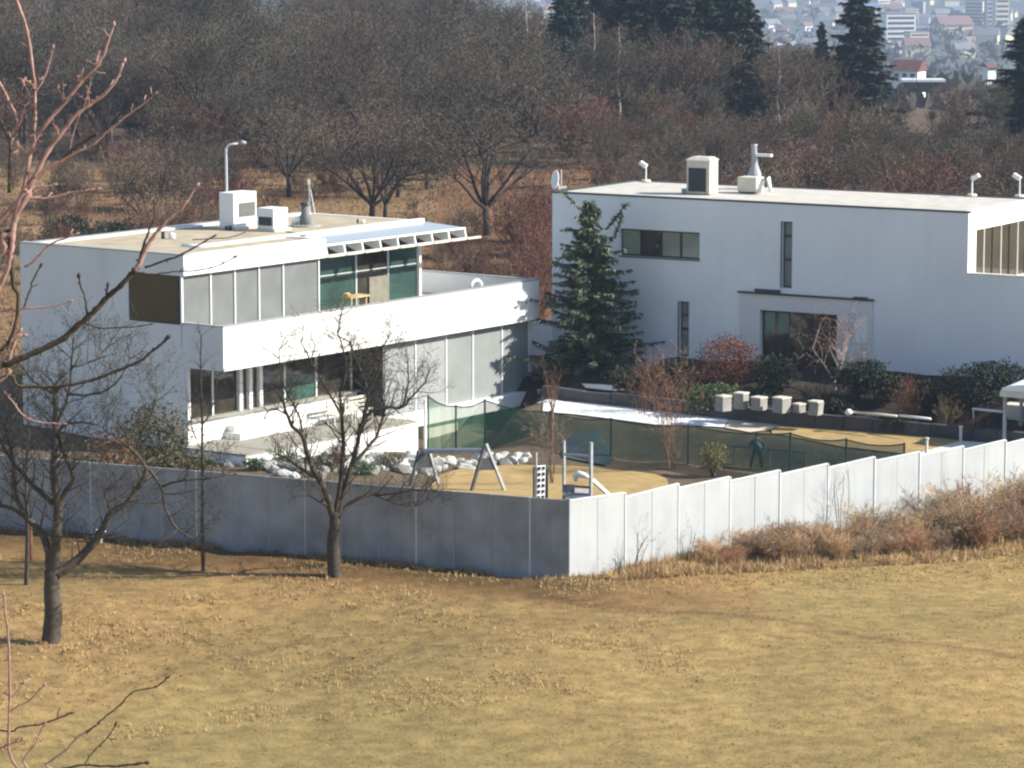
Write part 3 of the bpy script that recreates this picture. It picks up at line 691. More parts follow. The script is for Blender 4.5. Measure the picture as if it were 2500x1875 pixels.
K("casing", M_cream, (0, 1.1, 0, .9, .06, .82), parent=t); K("foot", M_darkmetal, (.05, .95, .05, .8, 0, .058), parent=t)
MB().tube([(1.25, 0, .1), (1.5, .0, .7), (1.8, 0, .85), (1.95, 0, .1)], [.14, .14, .12, .1], 8).build("pipe", M_trim, t, smooth=True)
P = on_h2(1842, 460)
t = thing("roof_vent", "tall bluish-grey vent stack with a flat side arm on the long house roof", "roof vent", P, RZ2)
MB().tube([(0, 0, 0), (0, 0, .8), (0, 0, 1.3), (-.05, 0, 2.2), (-.05, 0, 2.35)], [.42, .36, .16, .15, .2], 10).build("duct", M_grey, t, smooth=True)
K("arm", M_trim, (.1, 1.0, -.12, .12, 1.72, 1.86), parent=t)
def flood(px, py, hh, lb, tilt=1):
    P = on_h2(px, py); t = thing("roof_floodlight", lb, "floodlight", P, RZ2, "floodlights on the long house roof")
    MB().tube([(0, 0, 0), (0, 0, hh)], [.045, .04], 6).build("pole", M_trim, t)
    mb = MB(); mb.tube([(0, 0, 0), (0, 0, .10)], [.28, .24], 10); mb.build("base", M_cream, t)
    hd = MB(); hd.add([(-.42*tilt, -.1, hh-.05), (-.05*tilt, -.1, hh-.28), (.08*tilt, -.1, hh-.10), (-.3*tilt, -.1, hh+.12), (-.42*tilt, .12, hh-.05), (-.05*tilt, .12, hh-.28), (.08*tilt, .12, hh-.10), (-.3*tilt, .12, hh+.12)],
                      [(0, 1, 2, 3), (7, 6, 5, 4), (0, 4, 5, 1), (1, 5, 6, 2), (2, 6, 7, 3), (3, 7, 4, 0)]); hd.build("lamp_head", M_trim, t)
flood(1577, 443, 1.0, "small white floodlight on a pole at the back of the long house roof")
flood(2373, 478, 1.05, "white floodlight above the sunlit corner of the long house roof", -1)
flood(2489, 480, 1.1, "pale pole light farthest right on the long house roof", 1)
P = on_h2(1368, 462)
t = thing("satellite_dish", "white tilted dish at the left end of the long house roof", "satellite dish", P)
mb = MB(); c0 = Vector((-.25, -.05, .5)); ax = Vector((-.35, -.9, .25)).normalized(); sx = ax.cross(Vector((0, 0, 1))).normalized(); sy = sx.cross(ax)
mb.v = [tuple(c0-ax*-.0)] + [tuple(c0+ax*.1+(sx*math.cos(a)*.22+sy*math.sin(a)*.52)) for a in np.linspace(0, 2*math.pi, 17)[:-1]]
mb.f = [(0, 1+i, 1+(i+1) % 16) for i in range(16)]; d_ = mb.build("dish", M_trim, t); sm = d_.modifiers.new("s", 'SOLIDIFY'); sm.thickness = .04
MB().tube([(0, 0, 0), (-.2, 0, .5)], .035, 5).build("bracket", M_trim, t); MB().tube([(0.05, 0, .0), (0.05, 0, 1.05)], .025, 5).build("mast", M_joint, t)
MB().tube([(-.1, 0, .0), (.35, 0, .09)], [.12, .12], 6).build("base", M_cream, t)

# ================================================================== BOUNDARY FENCE
fen = thing("panel_fence", "long boundary fence of pale grey sheet panels stepping down to the right", "fence", FC)
Nf = Vector((FD.y, -FD.x, 0))                      # outward
def fbox(a, b, z0, z1a, z1b, off0, off1, D, N, O):
    vs = []
    for off in (off0, off1):
        for (t_, z) in ((a, z0), (b, z0), (b, z1b), (a, z1a)):
            p = D*t_ + N*off; vs.append((p.x, p.y, z))
    return MB().add(vs, [(0, 1, 2, 3), (7, 6, 5, 4), (0, 4, 5, 1), (1, 5, 6, 2), (2, 6, 7, 3), (3, 7, 4, 0)])
rf = random.Random(5)
for k in range(12):
    a = 3.05*k; zt0 = FZ[k] - (.17 if k else 0); zt1 = FZ[k+1] + (.0 if k else .0); zb = min(FZ[k]-FH[k], FZ[k+1]-FH[k+1]) - .35
    for h_ in (0, 1):
        t0 = a+1.525*h_; t1 = t0+1.525
        za = zt0+(zt1-zt0)*h_*.5; zc = zt0+(zt1-zt0)*(h_+1)*.5
        o = rf.uniform(-.012, .012)
        fbox(t0+.012, t1-.012, zb, za, zc, o, o+.04, FD, Nf, FC).build("panel", M_fence, fen)
    fbox(a+3.03, a+3.09, zb, zt1+.02, zt1+.02, -.06, .075, FD, Nf, FC).build("post", M_joint, fen)
    fbox(a+.02, a+3.03, zt0, zt0+.05, zt1+.05, -.02, .07, FD, Nf, FC).build("rail", mat("fence_cap", (.68, .71, .70), .4), fen)
for o in list(fen.children):
    if o.name.startswith("rail"):
        # the cap follows the slope of its panel
        me_ = o.data; zt = [v.co.z for v in me_.vertices]
        k = int(round((Vector((me_.vertices[0].co.x, me_.vertices[0].co.y, 0)).length)/3.05)); a0 = FZ[k] - (.17 if k else 0); a1 = FZ[k+1]
        for i in (0, 4): me_.vertices[i].co.z = a0+.003
        for i in (1, 5): me_.vertices[i].co.z = a1+.003
Ns = Vector((-SD.y*-1, SD.x, 0)); Ns = Vector((-.33, -.944, 0))
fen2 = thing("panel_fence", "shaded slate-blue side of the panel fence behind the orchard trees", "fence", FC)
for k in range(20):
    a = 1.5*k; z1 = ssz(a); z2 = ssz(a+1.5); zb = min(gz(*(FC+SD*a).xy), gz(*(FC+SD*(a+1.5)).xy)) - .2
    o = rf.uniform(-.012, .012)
    fbox(a+.015, a+1.485, zb, z1, z2, o, o+.04, SD, Ns, FC).build("panel", M_fence_shaded, fen2)
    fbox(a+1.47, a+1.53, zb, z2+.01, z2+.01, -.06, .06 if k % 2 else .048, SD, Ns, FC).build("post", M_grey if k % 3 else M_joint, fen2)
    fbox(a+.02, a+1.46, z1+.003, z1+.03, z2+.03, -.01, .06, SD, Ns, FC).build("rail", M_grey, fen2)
fbox(-.05, .05, gz(*FC.xy)-.3, 2.86, 2.86, -.05, .09, SD, Ns, FC).build("corner_post", M_fence_shaded, fen2)

# ================================================================== GARDEN BETWEEN THE HOUSES
M_lawn = mat("ochre_lawn", (.37, .262, .115), 1.0, .16, 1.4, .02, 12, spec=.1)
M_lawn2 = mat("pale_path", (.56, .49, .38), 1.0, .12, 1.0, .01, 12)
M_snowp = mat("snow_patch", (.80, .81, .80), .8, .08, 1.2, .02, 4)
def gpoly(pts): return [gp(a, b, 100) for a, b in pts]
struct(sheet("play_lawn", gpoly([(1040, 1205), (1075, 1160), (1120, 1148), (1180, 1143), (1240, 1137), (1300, 1136), (1440, 1143), (1540, 1152), (1600, 1160), (1627, 1170), (1634, 1190), (1520, 1225), (1300, 1245), (1080, 1235)]), M_lawn, .03))
struct(sheet("snow_patch", gpoly([(1310, 985), (1400, 984), (1500, 992), (1600, 1002), (1700, 1013), (1782, 1020), (1768, 1046), (1700, 1042), (1600, 1040), (1500, 1026), (1400, 1014), (1325, 1008)]), M_snowp, .05))
struct(sheet("gravel_path", gpoly([(1783, 1020), (1850, 1024), (1922, 1036), (1880, 1052), (1830, 1058), (1770, 1047)]), M_lawn2, .045))
struct(sheet("back_lawn", gpoly([(1924, 1034), (2000, 1039), (2150, 1055), (2260, 1066), (2345, 1078), (2345, 1100), (2200, 1110), (2050, 1092), (1950, 1072), (1884, 1060), (1884, 1051)]), M_lawn, .035))
struct(sheet("garden_path", gpoly([(2240, 1110), (2345, 1080), (2500, 1092), (2500, 1130), (2240, 1130)]), M_cream, .06))
struct(sheet("snow_patch", gpoly([(1420, 940), (1490, 944), (1535, 955), (1500, 958), (1430, 950)]), M_snowp, .06))
struct(sheet("snow_patch", gpoly([(1545, 957), (1590, 962), (1560, 968)]), M_snowp, .06))

# retaining wall of dark blocks
wpts = [pz(a, b, z) for a, b, z in [(1322, 972, .0), (1420, 985, .0), (1560, 998, .0), (1700, 1012, 0), (1920, 1035, -.05), (2200, 1060, -.2), (2345, 1076, -.3), (2520, 1092, -.35)]]
rw = thing("retaining_wall", "long low dark grey retaining wall behind the back lawn", "wall", (wpts[0].x, wpts[0].y, 0))
o0 = Vector((wpts[0].x, wpts[0].y, 0)); rr = random.Random(3)
for a, b in zip(wpts, wpts[1:]):
    L = (b-a).length; n = max(1, int(L/1.3)); D = (b-a)/L; N = Vector((D.y, -D.x, 0)).normalized()
    for i in range(n):
        p0 = a + D*(L*i/n+.015); p1 = a + D*(L*(i+1)/n-.015); vs = []
        o = rr.uniform(-.03, .03); zt = .62+rr.uniform(-.03, .03)
        for off in (o, o-.35):
            for (p, z) in ((p0, -.8), (p1, -.8), (p1, zt), (p0, zt)):
                q = p - o0 + N*off; vs.append((q.x, q.y, p.z+z))
        MB().add(vs, [(0, 1, 2, 3), (7, 6, 5, 4), (0, 4, 5, 1), (1, 5, 6, 2), (2, 6, 7, 3), (3, 7, 4, 0)]).build("block", M_conc, rw)
# cream stone blocks on the wall
sb = [(1745, 1002, 1789, 958, "leftmost of the cream stone cubes on the dark retaining wall"), (1790, 997, 1832, 950, "tallest cream stone cube, second from the left on the dark retaining wall"),
      (1832, 1000, 1877, 963, "third cream stone cube from the left on the dark retaining wall"), (1885, 1006, 1935, 962, "widest cream stone cube beside the flat one on the dark retaining wall"),
      (1936, 1006, 1970, 982, "flat cream stone slab between two taller cubes on the retaining wall"), (1972, 1012, 2013, 972, "rightmost cream stone cube on the dark retaining wall, with a leaning face")]
for i, (x0, yb, x1, yt, lb) in enumerate(sb):
    # stands just behind the wall top
    P = pz((x0+x1)/2, yb, .62); s_ = 8130/P.y*1.0
    wd = (x1-x0)/s_*.66; hh = (yb-yt)/s_*.80
    t = thing("stone_cube", lb, "stone block", (P.x, P.y+.4, .55), RZ1-.12+.10*((i*3) % 4-1.5), "cream stone cubes on the retaining wall")
    ch = MB(); a = wd*.5; c = .04
    ch.add([(-a, -a, 0), (a, -a, 0), (a, a, 0), (-a, a, 0), (-a, -a, hh-c), (a, -a, hh-c), (a, a, hh-c), (-a, a, hh-c), (-a+c, -a+c, hh), (a-c, -a+c, hh), (a-c, a-c, hh), (-a+c, a-c, hh)],
           [(0, 3, 2, 1), (0, 1, 5, 4), (1, 2, 6, 5), (2, 3, 7, 6), (3, 0, 4, 7), (4, 5, 9, 8), (5, 6, 10, 9), (6, 7, 11, 10), (7, 4, 8, 11), (8, 9, 10, 11)])
    if i == 5: ch.v = [(x+z*.2, y, z) for x, y, z in ch.v]
    ch.build("block", mat("cube_stone_shaded", (.30, .29, .27), .9, .15, 2), t)  # cream stone darkened in colour to paint its shaded faces
    MB().box(-a-.02, a+.02, -a-.02, a+.02, hh+.001, hh+.07).build("lit_top", M_cream, t)  # pale layer added on top, painting the sunlit tops
# pipes lying on the wall
for (x0, y0, x1, y1, z, lb, m) in [(2085, 1006, 2190, 1016, .75, "long pale pipe on the wall with a round end", M_cream), (2196, 1014, 2272, 1023, .72, "shorter white pipe right of the long one on the wall", M_cap), (2375, 998, 2460, 1006, 1.2, "thin grey handrail left of the round white shed roof", M_joint)]:
    a = pz(x0, y0, z); b = pz(x1, y1, z)
    t = thing("pipe" if m is not M_joint else "handrail", lb, "pipe" if m is not M_joint else "handrail", a)
    MB().tube([(0, 0, 0), b-a], .06, 8).build("tube", m, t, smooth=True)
    if m is M_cream: 
        mb = MB(); mb.tube([(-.25, 0, -.12), (-.25, 0, .0), (-.25, 0, .14)], [.12, .22, .08], 10); mb.build("round_end", M_cap, t, smooth=True)
    if m is M_joint:
        for f in (.02, .95): q = (b-a)*f; MB().tube([q, q-Vector((0, 0, 1.0))], .03, 6).build("post", M_joint, t)
# small shelter at the right edge
P = pz(2447, 1080, -.2)
t = thing("garden_shelter", "small garden shelter with rounded white roof at the right edge", "shelter", P, RZ2)
mb = MB(); n = 9
for i in range(n):
    a = math.pi*i/(n-1); mb.v += [(1.6-1.65*math.cos(a), -.2, 2.45+.38*math.sin(a)), (1.6-1.65*math.cos(a), 2.2, 2.55+.38*math.sin(a))]
mb.f = [(2*i, 2*i+2, 2*i+3, 2*i+1) for i in range(n-1)] + [tuple(range(0, 2*n, 2)), tuple(range(2*n-1, 0, -2))]
mb.build("roof", M_cap, t, smooth=False)
K("fascia", M_cream, (-.08, 3.3, -.24, -.201, 2.18, 2.44), parent=t); K("fascia", M_grey, (-.02, 3.25, -.19, -.1, 2.445, 2.60), parent=t)
for x, y in ((0, 0), (3.1, 0), (0, 2.0), (3.1, 2.0)): K("post", M_grey, (x, x+.14, y, y+.14, -.3, 2.18), parent=t)
K("wall", M_darkmetal, (.2, 3.0, 2.15, 2.2, -.3, 2.4), parent=t)
P = pz(2490, 1060, -.1)
t = thing("garden_barrow", "cream tapered tub on legs under the round white shelter roof", "tub", P + Vector((0, .6, 0)), RZ2)
MB().add([(-.35, -.3, .55), (.5, -.3, .55), (.5, .3, .55), (-.35, .3, .55), (-.62, -.45, 1.35), (.7, -.45, 1.35), (.7, .45, 1.35), (-.62, .45, 1.35)], [(0, 3, 2, 1), (0, 1, 5, 4), (1, 2, 6, 5), (2, 3, 7, 6), (3, 0, 4, 7), (4, 5, 6, 7)]).build("tub", M_cream, t)
for x, y in ((-.3, -.25), (.45, -.25), (-.3, .2), (.45, .2)): K("leg", M_cream, (x, x+.05, y, y+.05, 0, .55), parent=t)
for (px, py, hh, lb) in [(2345, 1085, .8, "slim pale bollard at the end of the back lawn"), (2262, 1112, .75, "short pale bollard just behind the fence left of the slim one")]:
    P = pz(px, py, -.4); t = thing("bollard", lb, "bollard", P); MB().tube([(0, 0, -.2), (0, 0, hh)], .07, 8).build("post", M_cream, t); MB().tube([(0, 0, hh), (0, 0, hh+.08)], [.10, .10], 8).build("cap", M_cream, t)
# low white garden wall behind, between the two houses
P = Vector(((1297-1250)/8130*178, 178, 0)); P.z = gz(P.x, P.y); t = thing("garden_wall", "short sunlit white garden wall between the two houses", "wall", P, RZ1)
hw_ = pY(1297, 792, 178).z-P.z; K("wall", M_white, (0, 3.6, 0, .3, -.5, hw_), parent=t); K("coping", M_cream, (-.04, 3.64, -.04, .34, hw_+.002, hw_+.07), parent=t)
a = pY(1312, 952, 169); b = pY(1404, 958, 166); t = thing("handrail", "thin pale handrail running right from the end of the house floor slab", "handrail", a)
MB().tube([(0, 0, 0), b-a], .035, 6).build("tube", M_cream, t)
for f in (.03, .93): q = (b-a)*f; MB().tube([q, (q.x, q.y, gz(a.x+q.x, a.y+q.y)-a.z-.1)], .03, 6).build("post", M_cream, t)

# green privacy netting
def net_run(name_lb, pts, hts, n_sag=8, nm=None):
    """pts: base points; hts: net height at each post"""
    O_ = Vector((pts[0].x, pts[0].y, 0)); t = thing("net_fence", name_lb, "net fence", O_)
    for k, (a, b) in enumerate(zip(pts, pts[1:])):
        mb = MB(); n = n_sag
        for i in range(n+1):
            q = a.lerp(b, i/n) - O_; q0 = gz(*(a.lerp(b, i/n)).xy)
            h_ = hts[k]*(1-i/n)+hts[k+1]*i/n; sag = .16*math.sin(math.pi*i/n); wv = .05*math.sin(i*2.1+k)
            zt = (a.z+hts[k])*(1-i/n)+(b.z+hts[k+1])*i/n - sag
            for j in range(4):
                z = q0+.04 + (zt-q0-.04)*j/3; mb.v.append((q.x+wv*(1-j/3), q.y+wv*(j % 2), z))
        for i in range(n):
            for j in range(3): c = i*4+j; mb.f.append((c, c+4, c+5, c+1))
        mb.build("netting", nm or M_net, t, smooth=True)
        hem = MB(); hem.tube([Vector(mb.v[i*4+3]) for i in range(n+1)], .035, 5, cap=False); hem.build("top_cord", M_netpost, t)
    for p, h_ in zip(pts, hts):
        MB().tube([p-O_+Vector((0, .05, -.3)), p-O_+Vector((0, .05, h_+.06))], .05, 6).build("post", M_netpost, t)
    return t
nb = [(1182, -1.9, 160.2, 2.45), (1345, -1.75, 157.6, 2.12), (1497, -1.65, 155, 2.05), (1690, -1.6, 152.6, 2.05), (1945, -1.5, 150.0, 2.0), (2085, -1.45, 148.2, 1.95), (2230, -1.4, 146.6, 1.95)]
pts = []; hts = []
for px, z, Y, h_ in nb:
    X = (px-1250)/8130*Y; pts.append(Vector((X, Y, gz(X, Y)))); hts.append(h_ + z - pts[-1].z)
net_run("dark green privacy netting running behind the play lawn", pts, hts)
a = Vector(((1041-1250)/8130*159.5, 159.5, 0)); a.z = gz(*a.xy); m_ = Vector(((1110-1250)/8130*159.8, 159.8, 0)); m_.z = gz(*m_.xy)
net_run("light green netting screening the recess under the house slab", [a, m_, pts[0]], [24-(978+200)/50.9*1.0-a.z, 24-(1003+200)/50.8-m_.z, hts[0]], nm=M_netl)
t = thing("net_pole", "white pole at the left end of the green netting", "pole", a+Vector((-.15, -.1, 0))); MB().tube([(0, 0, -.2), (0, 0, 2.7)], .07, 8).build("pole", M_cap, t)

# swing
P = pz(1182, 1205, -1.6); Q = Vector(((1030-1250)/8130*144, 144.0, gz((1030-1250)/8130*144, 144.0))); P = Vector(((1184-1250)/8130*142, 142, gz((1184-1250)/8130*142, 142)))
sw = thing("swing_frame", "weathered grey timber swing frame with two A-shaped ends on the ochre lawn", "swing", P)
dv = Q-P; dn = dv.normalized(); pr = Vector((1, .25, 0)).normalized()
top = pY(1184, 1084, 142).z-P.z
for k, b in enumerate((Vector((0, 0, 0)), dv)):
    if k == 0: rng_ = (1.05, -.80)
    else: rng_ = (.80, -.75)
    MB().tube([b+pr*rng_[0]+Vector((0, 0, -.5)), b+pr*(.22 if k else .02)+Vector((0, 0, top-(.45 if k else 0)))], .085, 4).build("leg", M_wood, sw)
    MB().tube([b+pr*rng_[1]+Vector((0, 0, -.5)), b+pr*(-.22 if k else -.06)+Vector((0, 0, top-(.48 if k else .15)))], .085, 4).build("leg", M_woodd, sw)
    za, zb_ = (top-1.15, top-.62) if k == 0 else (top-1.25, top-.5)
    wa, wb = (.48, .27) if k == 0 else (.42, .26)
    MB().add([tuple(b+pr*(-wa)+Vector((0, e_, za))) if q == 0 else tuple(b+pr*wa+Vector((0, e_, za))) if q == 1 else tuple(b+pr*wb+Vector((0, e_, zb_))) if q == 2 else tuple(b+pr*-wb+Vector((0, e_, zb_))) for e_ in (-.05, .05) for q in range(4)],
             [(0, 1, 2, 3), (7, 6, 5, 4), (0, 4, 5, 1), (1, 5, 6, 2), (2, 6, 7, 3), (3, 7, 4, 0)]).build("brace_plate", M_woodd, sw)
MB().tube([Vector((0, 0, top-.32)), dv+Vector((0, 0, top-.55))], .085, 6).build("beam", M_wood, sw)
MB().tube([Vector((0, 0, top-.22)), dv+Vector((0, 0, top-.45))], .05, 4).build("snow_ridge", M_cap, sw)
# climbing frame
def X_(px, Y): return (px-1250)/8130*Y
Yc = 137.5; zc = -1.5; P = Vector((X_(1310, Yc), Yc, zc)); cf = thing("climbing_frame", "timber climbing frame with rope-holed climbing panel and tall posts behind the fence corner", "climbing frame", P)
def zt(py, Y): return 24 - (py+200)*Y/8050*.99 - zc*1.0 - 0
def post(px, pyt, Y, m=M_wood, r=.07, name="post"):
    p = pY(px, pyt, Y) - P; MB().tube([(p.x, p.y, -.3), tuple(p)], r, 4).build(name, m, cf); return p
pa = post(1309, 1105, Yc+.3, M_wood, .05); pb = post(1334, 1135, Yc+.6, M_woodd, .07); pc = post(1377, 1076, Yc+1.6, M_wood, .07); pd = post(1443, 1080, Yc+.4, M_wood, .085); pe = post(1305, 1140, Yc+.1, M_woodd, .07)
q1 = pY(1378, 1109, Yc+1.5)-P; q2 = pY(1440, 1112, Yc+.5)-P; MB().tube([q1, q2], .06, 4).build("crossbar", M_wood, cf)
q1 = pY(1400, 1187, Yc+1.2)-P; q2 = pY(1440, 1190, Yc+.4)-P; MB().tube([q1, q2], .05, 4).build("crossbar", M_woodd, cf)
a = pY(1312, 1137, Yc+.2)-P; b = pY(1332, 1135, Yc+.45)-P; c = pY(1330, 1220, Yc+.45)-P; d = pY(1310, 1222, Yc+.2)-P
MB().quad(d, c, b, a).build("climbing_panel", M_cap, cf)
for j in range(6):
    for i in range(2):
        f = (j+.5)/6; g = (i+.5)/2; m0 = a.lerp(d, f).lerp(b.lerp(c, f), g)+Vector((0, -.03, 0)); s_ = .07
        MB().box(m0.x-s_*.9, m0.x+s_*.9, m0.y-.03, m0.y+.02, m0.z-s_, m0.z+s_).build("hold", M_darkmetal, cf)
a = pY(1373, 1185, Yc+.9)-P; b = pY(1403, 1180, Yc+.9)-P
MB().box(a.x, b.x, a.y, a.y+.08, a.z-.32, a.z+.03).build("platform_panel", M_blueg, cf)
MB().box(a.x, b.x+.6, a.y, a.y+1.2, a.z-.45, a.z-.36).build("platform", M_wood, cf)
sl = thing("slide", "cream slide with rounded white hood leaving the climbing frame to the right", "slide", P)
s0 = pY(1415, 1160, Yc+.8)-P; s1_ = pY(1445, 1178, Yc+.6)-P; s2_ = pY(1483, 1213, Yc+.2)-P; s3_ = s2_+(s2_-s1_)*.9
mb = MB(); W_ = Vector((.1, .5, 0))
for q in (s1_, s1_.lerp(s2_, .5), s2_, s3_): mb.v += [tuple(q), tuple(q+Vector((0, 0, .10))), tuple(q+W_+Vector((0, 0, .10))), tuple(q+W_)]
for i in range(3):
    for j in range(4): c = i*4; mb.f.append((c+j, c+(j+1) % 4, c+4+(j+1) % 4, c+4+j))
mb.f += [(0, 1, 2, 3), (15, 14, 13, 12)]; mb.build("chute", M_cream, sl)
hd = MB(); pth = [pY(1406, 1175, Yc+.8)-P, pY(1404, 1165, Yc+.8)-P, pY(1413, 1157, Yc+.8)-P, pY(1428, 1161, Yc+.7)-P, pY(1438, 1167, Yc+.6)-P]
hd.tube(pth, [.06, .13, .16, .11, .06], 8); hd.build("hood", M_cap, sl, smooth=True)
MB().tube([s3_+Vector((0, .2, .0)), s3_+Vector((0, .2, -1.0))], .04, 5).build("leg", M_wood, sl)
# low toy ride in the corner
P = Vector((X_(1420, 139.5), 139.5, gz(X_(1420, 139.5), 139.5)))
t = thing("sandbox_cover", "dark blue-grey sagging sandbox cover just behind the fence corner", "sandbox", P)
zz = pY(1420, 1215, 139.5).z - P.z; mb = MB()
for i in range(7):
    for j in range(2): mb.v.append(((i-3)*.22, j*.9, zz-.16+.12*math.sin(math.pi*i/6)+.06*j))
mb.f = [(2*i, 2*i+2, 2*i+3, 2*i+1) for i in range(6)]; mb.build("cover", mat("slate_tarp", (.10, .12, .15), .6), t, smooth=True)
MB().box(-.66, .66, 0, .9, 0, zz-.2).build("box", M_wood, t)

# person behind the netting
Yp = 151.9; Xp = X_(1862, Yp); zg = gz(Xp, Yp)
ztop = pY(1862, 1058, Yp).z; HT = min(1.78, max(1.55, ztop-zg)); zf = ztop-HT
pr_ = thing("person", "dark-haired person in dark teal jacket standing astride behind the green netting", "person", (Xp, Yp, zf), 0)
def skin_mesh(name, joints, edges, m, parent, sub=2):
    me_ = bpy.data.meshes.new(name); me_.from_pydata([j[0] for j in joints], edges, []); o = link(name, me_, parent)
    md = o.modifiers.new("skin", 'SKIN'); sl_ = me_.skin_vertices[0].data
    for i, j in enumerate(joints): sl_[i].radius = (j[1], j[2] if len(j) > 2 else j[1]); sl_[i].use_root = (i == 0)
    md.use_smooth_shade = True; s_ = o.modifiers.new("sub", 'SUBSURF'); s_.levels = sub; s_.render_levels = sub
    me_.materials.append(m); return o
k = HT/1.72
J = [((0, 0, .95*k), .19, .15), ((0, 0, 1.2*k), .21, .16), ((0, .0, 1.40*k), .20, .13), ((.0, -.01, 1.50*k), .055, .055), ((0, -.02, 1.56*k), .06, .07), ((0, -.02, 1.68*k), .085, .10),
     ((-.22, 0, 1.38*k), .10, .10), ((-.33, -.02, 1.15*k), .08, .08), ((-.26, -.16, .95*k), .045, .045), ((-.22, -.24, .90*k), .04, .025),
     ((.22, 0, 1.38*k), .10, .10), ((.35, .0, 1.16*k), .08, .08), ((.36, -.14, .96*k), .045, .045), ((.38, -.22, .90*k), .04, .025),
     ((-.11, 0, .88*k), .13, .13), ((-.24, -.03, .50*k), .10, .10), ((-.30, 0, .10*k), .05, .05), ((-.31, -.16, .05*k), .045, .04),
     ((.11, 0, .88*k), .13, .13), ((.20, -.05, .50*k), .10, .10), ((.24, .02, .10*k), .05, .05), ((.27, -.14, .05*k), .045, .04)]
Ed = [(0, 1), (1, 2), (2, 3), (3, 4), (4, 5), (2, 6), (6, 7), (7, 8), (8, 9), (2, 10), (10, 11), (11, 12), (12, 13), (0, 14), (14, 15), (15, 16), (16, 17), (0, 18), (18, 19), (19, 20), (20, 21)]
M_body = bpy.data.materials.new("clothes_and_skin"); M_body.use_nodes = True
nn = M_body.node_tree.nodes; ll = M_body.node_tree.links; tc = nn.new("ShaderNodeTexCoord"); sx_ = nn.new("ShaderNodeSeparateXYZ"); cr = nn.new("ShaderNodeValToRGB"); dv_ = nn.new("ShaderNodeMath"); dv_.operation = 'DIVIDE'; dv_.inputs[1].default_value = HT
ll.new(tc.outputs["Object"], sx_.inputs[0]); ll.new(sx_.outputs[2], dv_.inputs[0]); ll.new(dv_.outputs[0], cr.inputs[0]); ll.new(cr.outputs[0], nn["Principled BSDF"].inputs["Base Color"])
cr.color_ramp.interpolation = 'CONSTANT'; e = cr.color_ramp.elements; e[0].position = 0; e[0].color = (.02, .02, .02, 1); e[1].position = .06; e[1].color = (.025, .035, .05, 1)
for p_, c_ in ((.52, (.03, .07, .09, 1)), (.865, (.42, .26, .19, 1))): x_ = e.new(p_); x_.color = c_
nn["Principled BSDF"].inputs["Roughness"].default_value = .8
skin_mesh("body", J, Ed, M_body, pr_)
hb = MB()
for i in range(7):
    a = math.pi*.5*i/6
    for j in range(12):
        th = 2*math.pi*j/12; rr_ = math.cos(a)*.112; hb.v.append((rr_*math.cos(th), -.005+rr_*1.1*math.sin(th), 1.64*k+.135*math.sin(a) - (.08 if (i == 0 and math.sin(th) > .1) else 0)))
hb.f = [(i*12+j, i*12+(j+1) % 12, (i+1)*12+(j+1) % 12, (i+1)*12+j) for i in range(6) for j in range(12)]
hb.build("hair", mat("dark_hair", (.02, .016, .012), .7), pr_, smooth=True)
MB().add([(-.02, -.15, 1.42*k), (.05, -.16, 1.36*k), (.20, -.17, 1.14*k), (.30, -.15, 1.06*k), (.16, -.17, 1.10*k), (.0, -.16, 1.24*k)], [(0, 5, 4, 3, 2, 1)]).build("jacket_highlight", M_cap, pr_)  # pale patch painting the bluish-white highlight on the jacket
b0 = pY(1785, 1088, 152.6); b1 = pY(1972, 1104, 151.0)
t = thing("timber_rail", "dark horizontal timber rail passing behind the person and the netting", "rail", (b0.x, b0.y, gz(b0.x, b0.y)))
MB().tube([Vector((0, 0, b0.z-gz(b0.x, b0.y))), b1-Vector((b0.x, b0.y, gz(b0.x, b0.y)))], .06, 4).build("bar", M_woodd, t)
for f in (.05, .5, .97):
    q = b0.lerp(b1, f); MB().tube([(q.x-b0.x, q.y-b0.y, q.z-gz(b0.x, b0.y)), (q.x-b0.x, q.y-b0.y, gz(q.x, q.y)-.2-gz(b0.x, b0.y))], .04, 4).build("post", M_woodd, t)
# blue-grey pool cover seen through the netting
struct(sheet("pool_cover", [pz(a, b, gz(pz(a, b, -1.0).x, pz(a, b, -1.0).y)) for a, b in [(1375, 1052), (1480, 1062), (1500, 1082), (1460, 1108), (1400, 1105), (1372, 1085)]], mat("pool_cover", (.06, .085, .095), .7), .06))

# boulders of the rockery in front of the first house
def boulder_mesh(seed):
    bm = bmesh.new(); bmesh.ops.create_icosphere(bm, subdivisions=2, radius=1)
    for v in bm.verts:
        n_ = noise.noise(v.co*1.3+Vector((seed*7.1, 0, 0))); v.co *= 1+.38*n_; v.co.z *= .62
        for ax in (Vector((1, .3, .2)), Vector((-.5, .8, .3)), Vector((.1, -.6, .9))):
            dd_ = v.co.dot(ax.normalized())
            if dd_ > .62: v.co -= ax.normalized()*(dd_-.62)*.8
    me_ = bpy.data.meshes.new("boulder"); bm.to_mesh(me_); bm.free()
    me_.materials.append([mat("rock_white", (.43, .43, .40), .9, .25, 1.3, .03, 5), mat("rock_grey", (.22, .21, .19), .9, .25, 1.3, .03, 5)][0 if seed % 3 else 1]); return me_
BMs = [boulder_mesh(i) for i in range(7)]
rb = random.Random(11); nb_ = 0
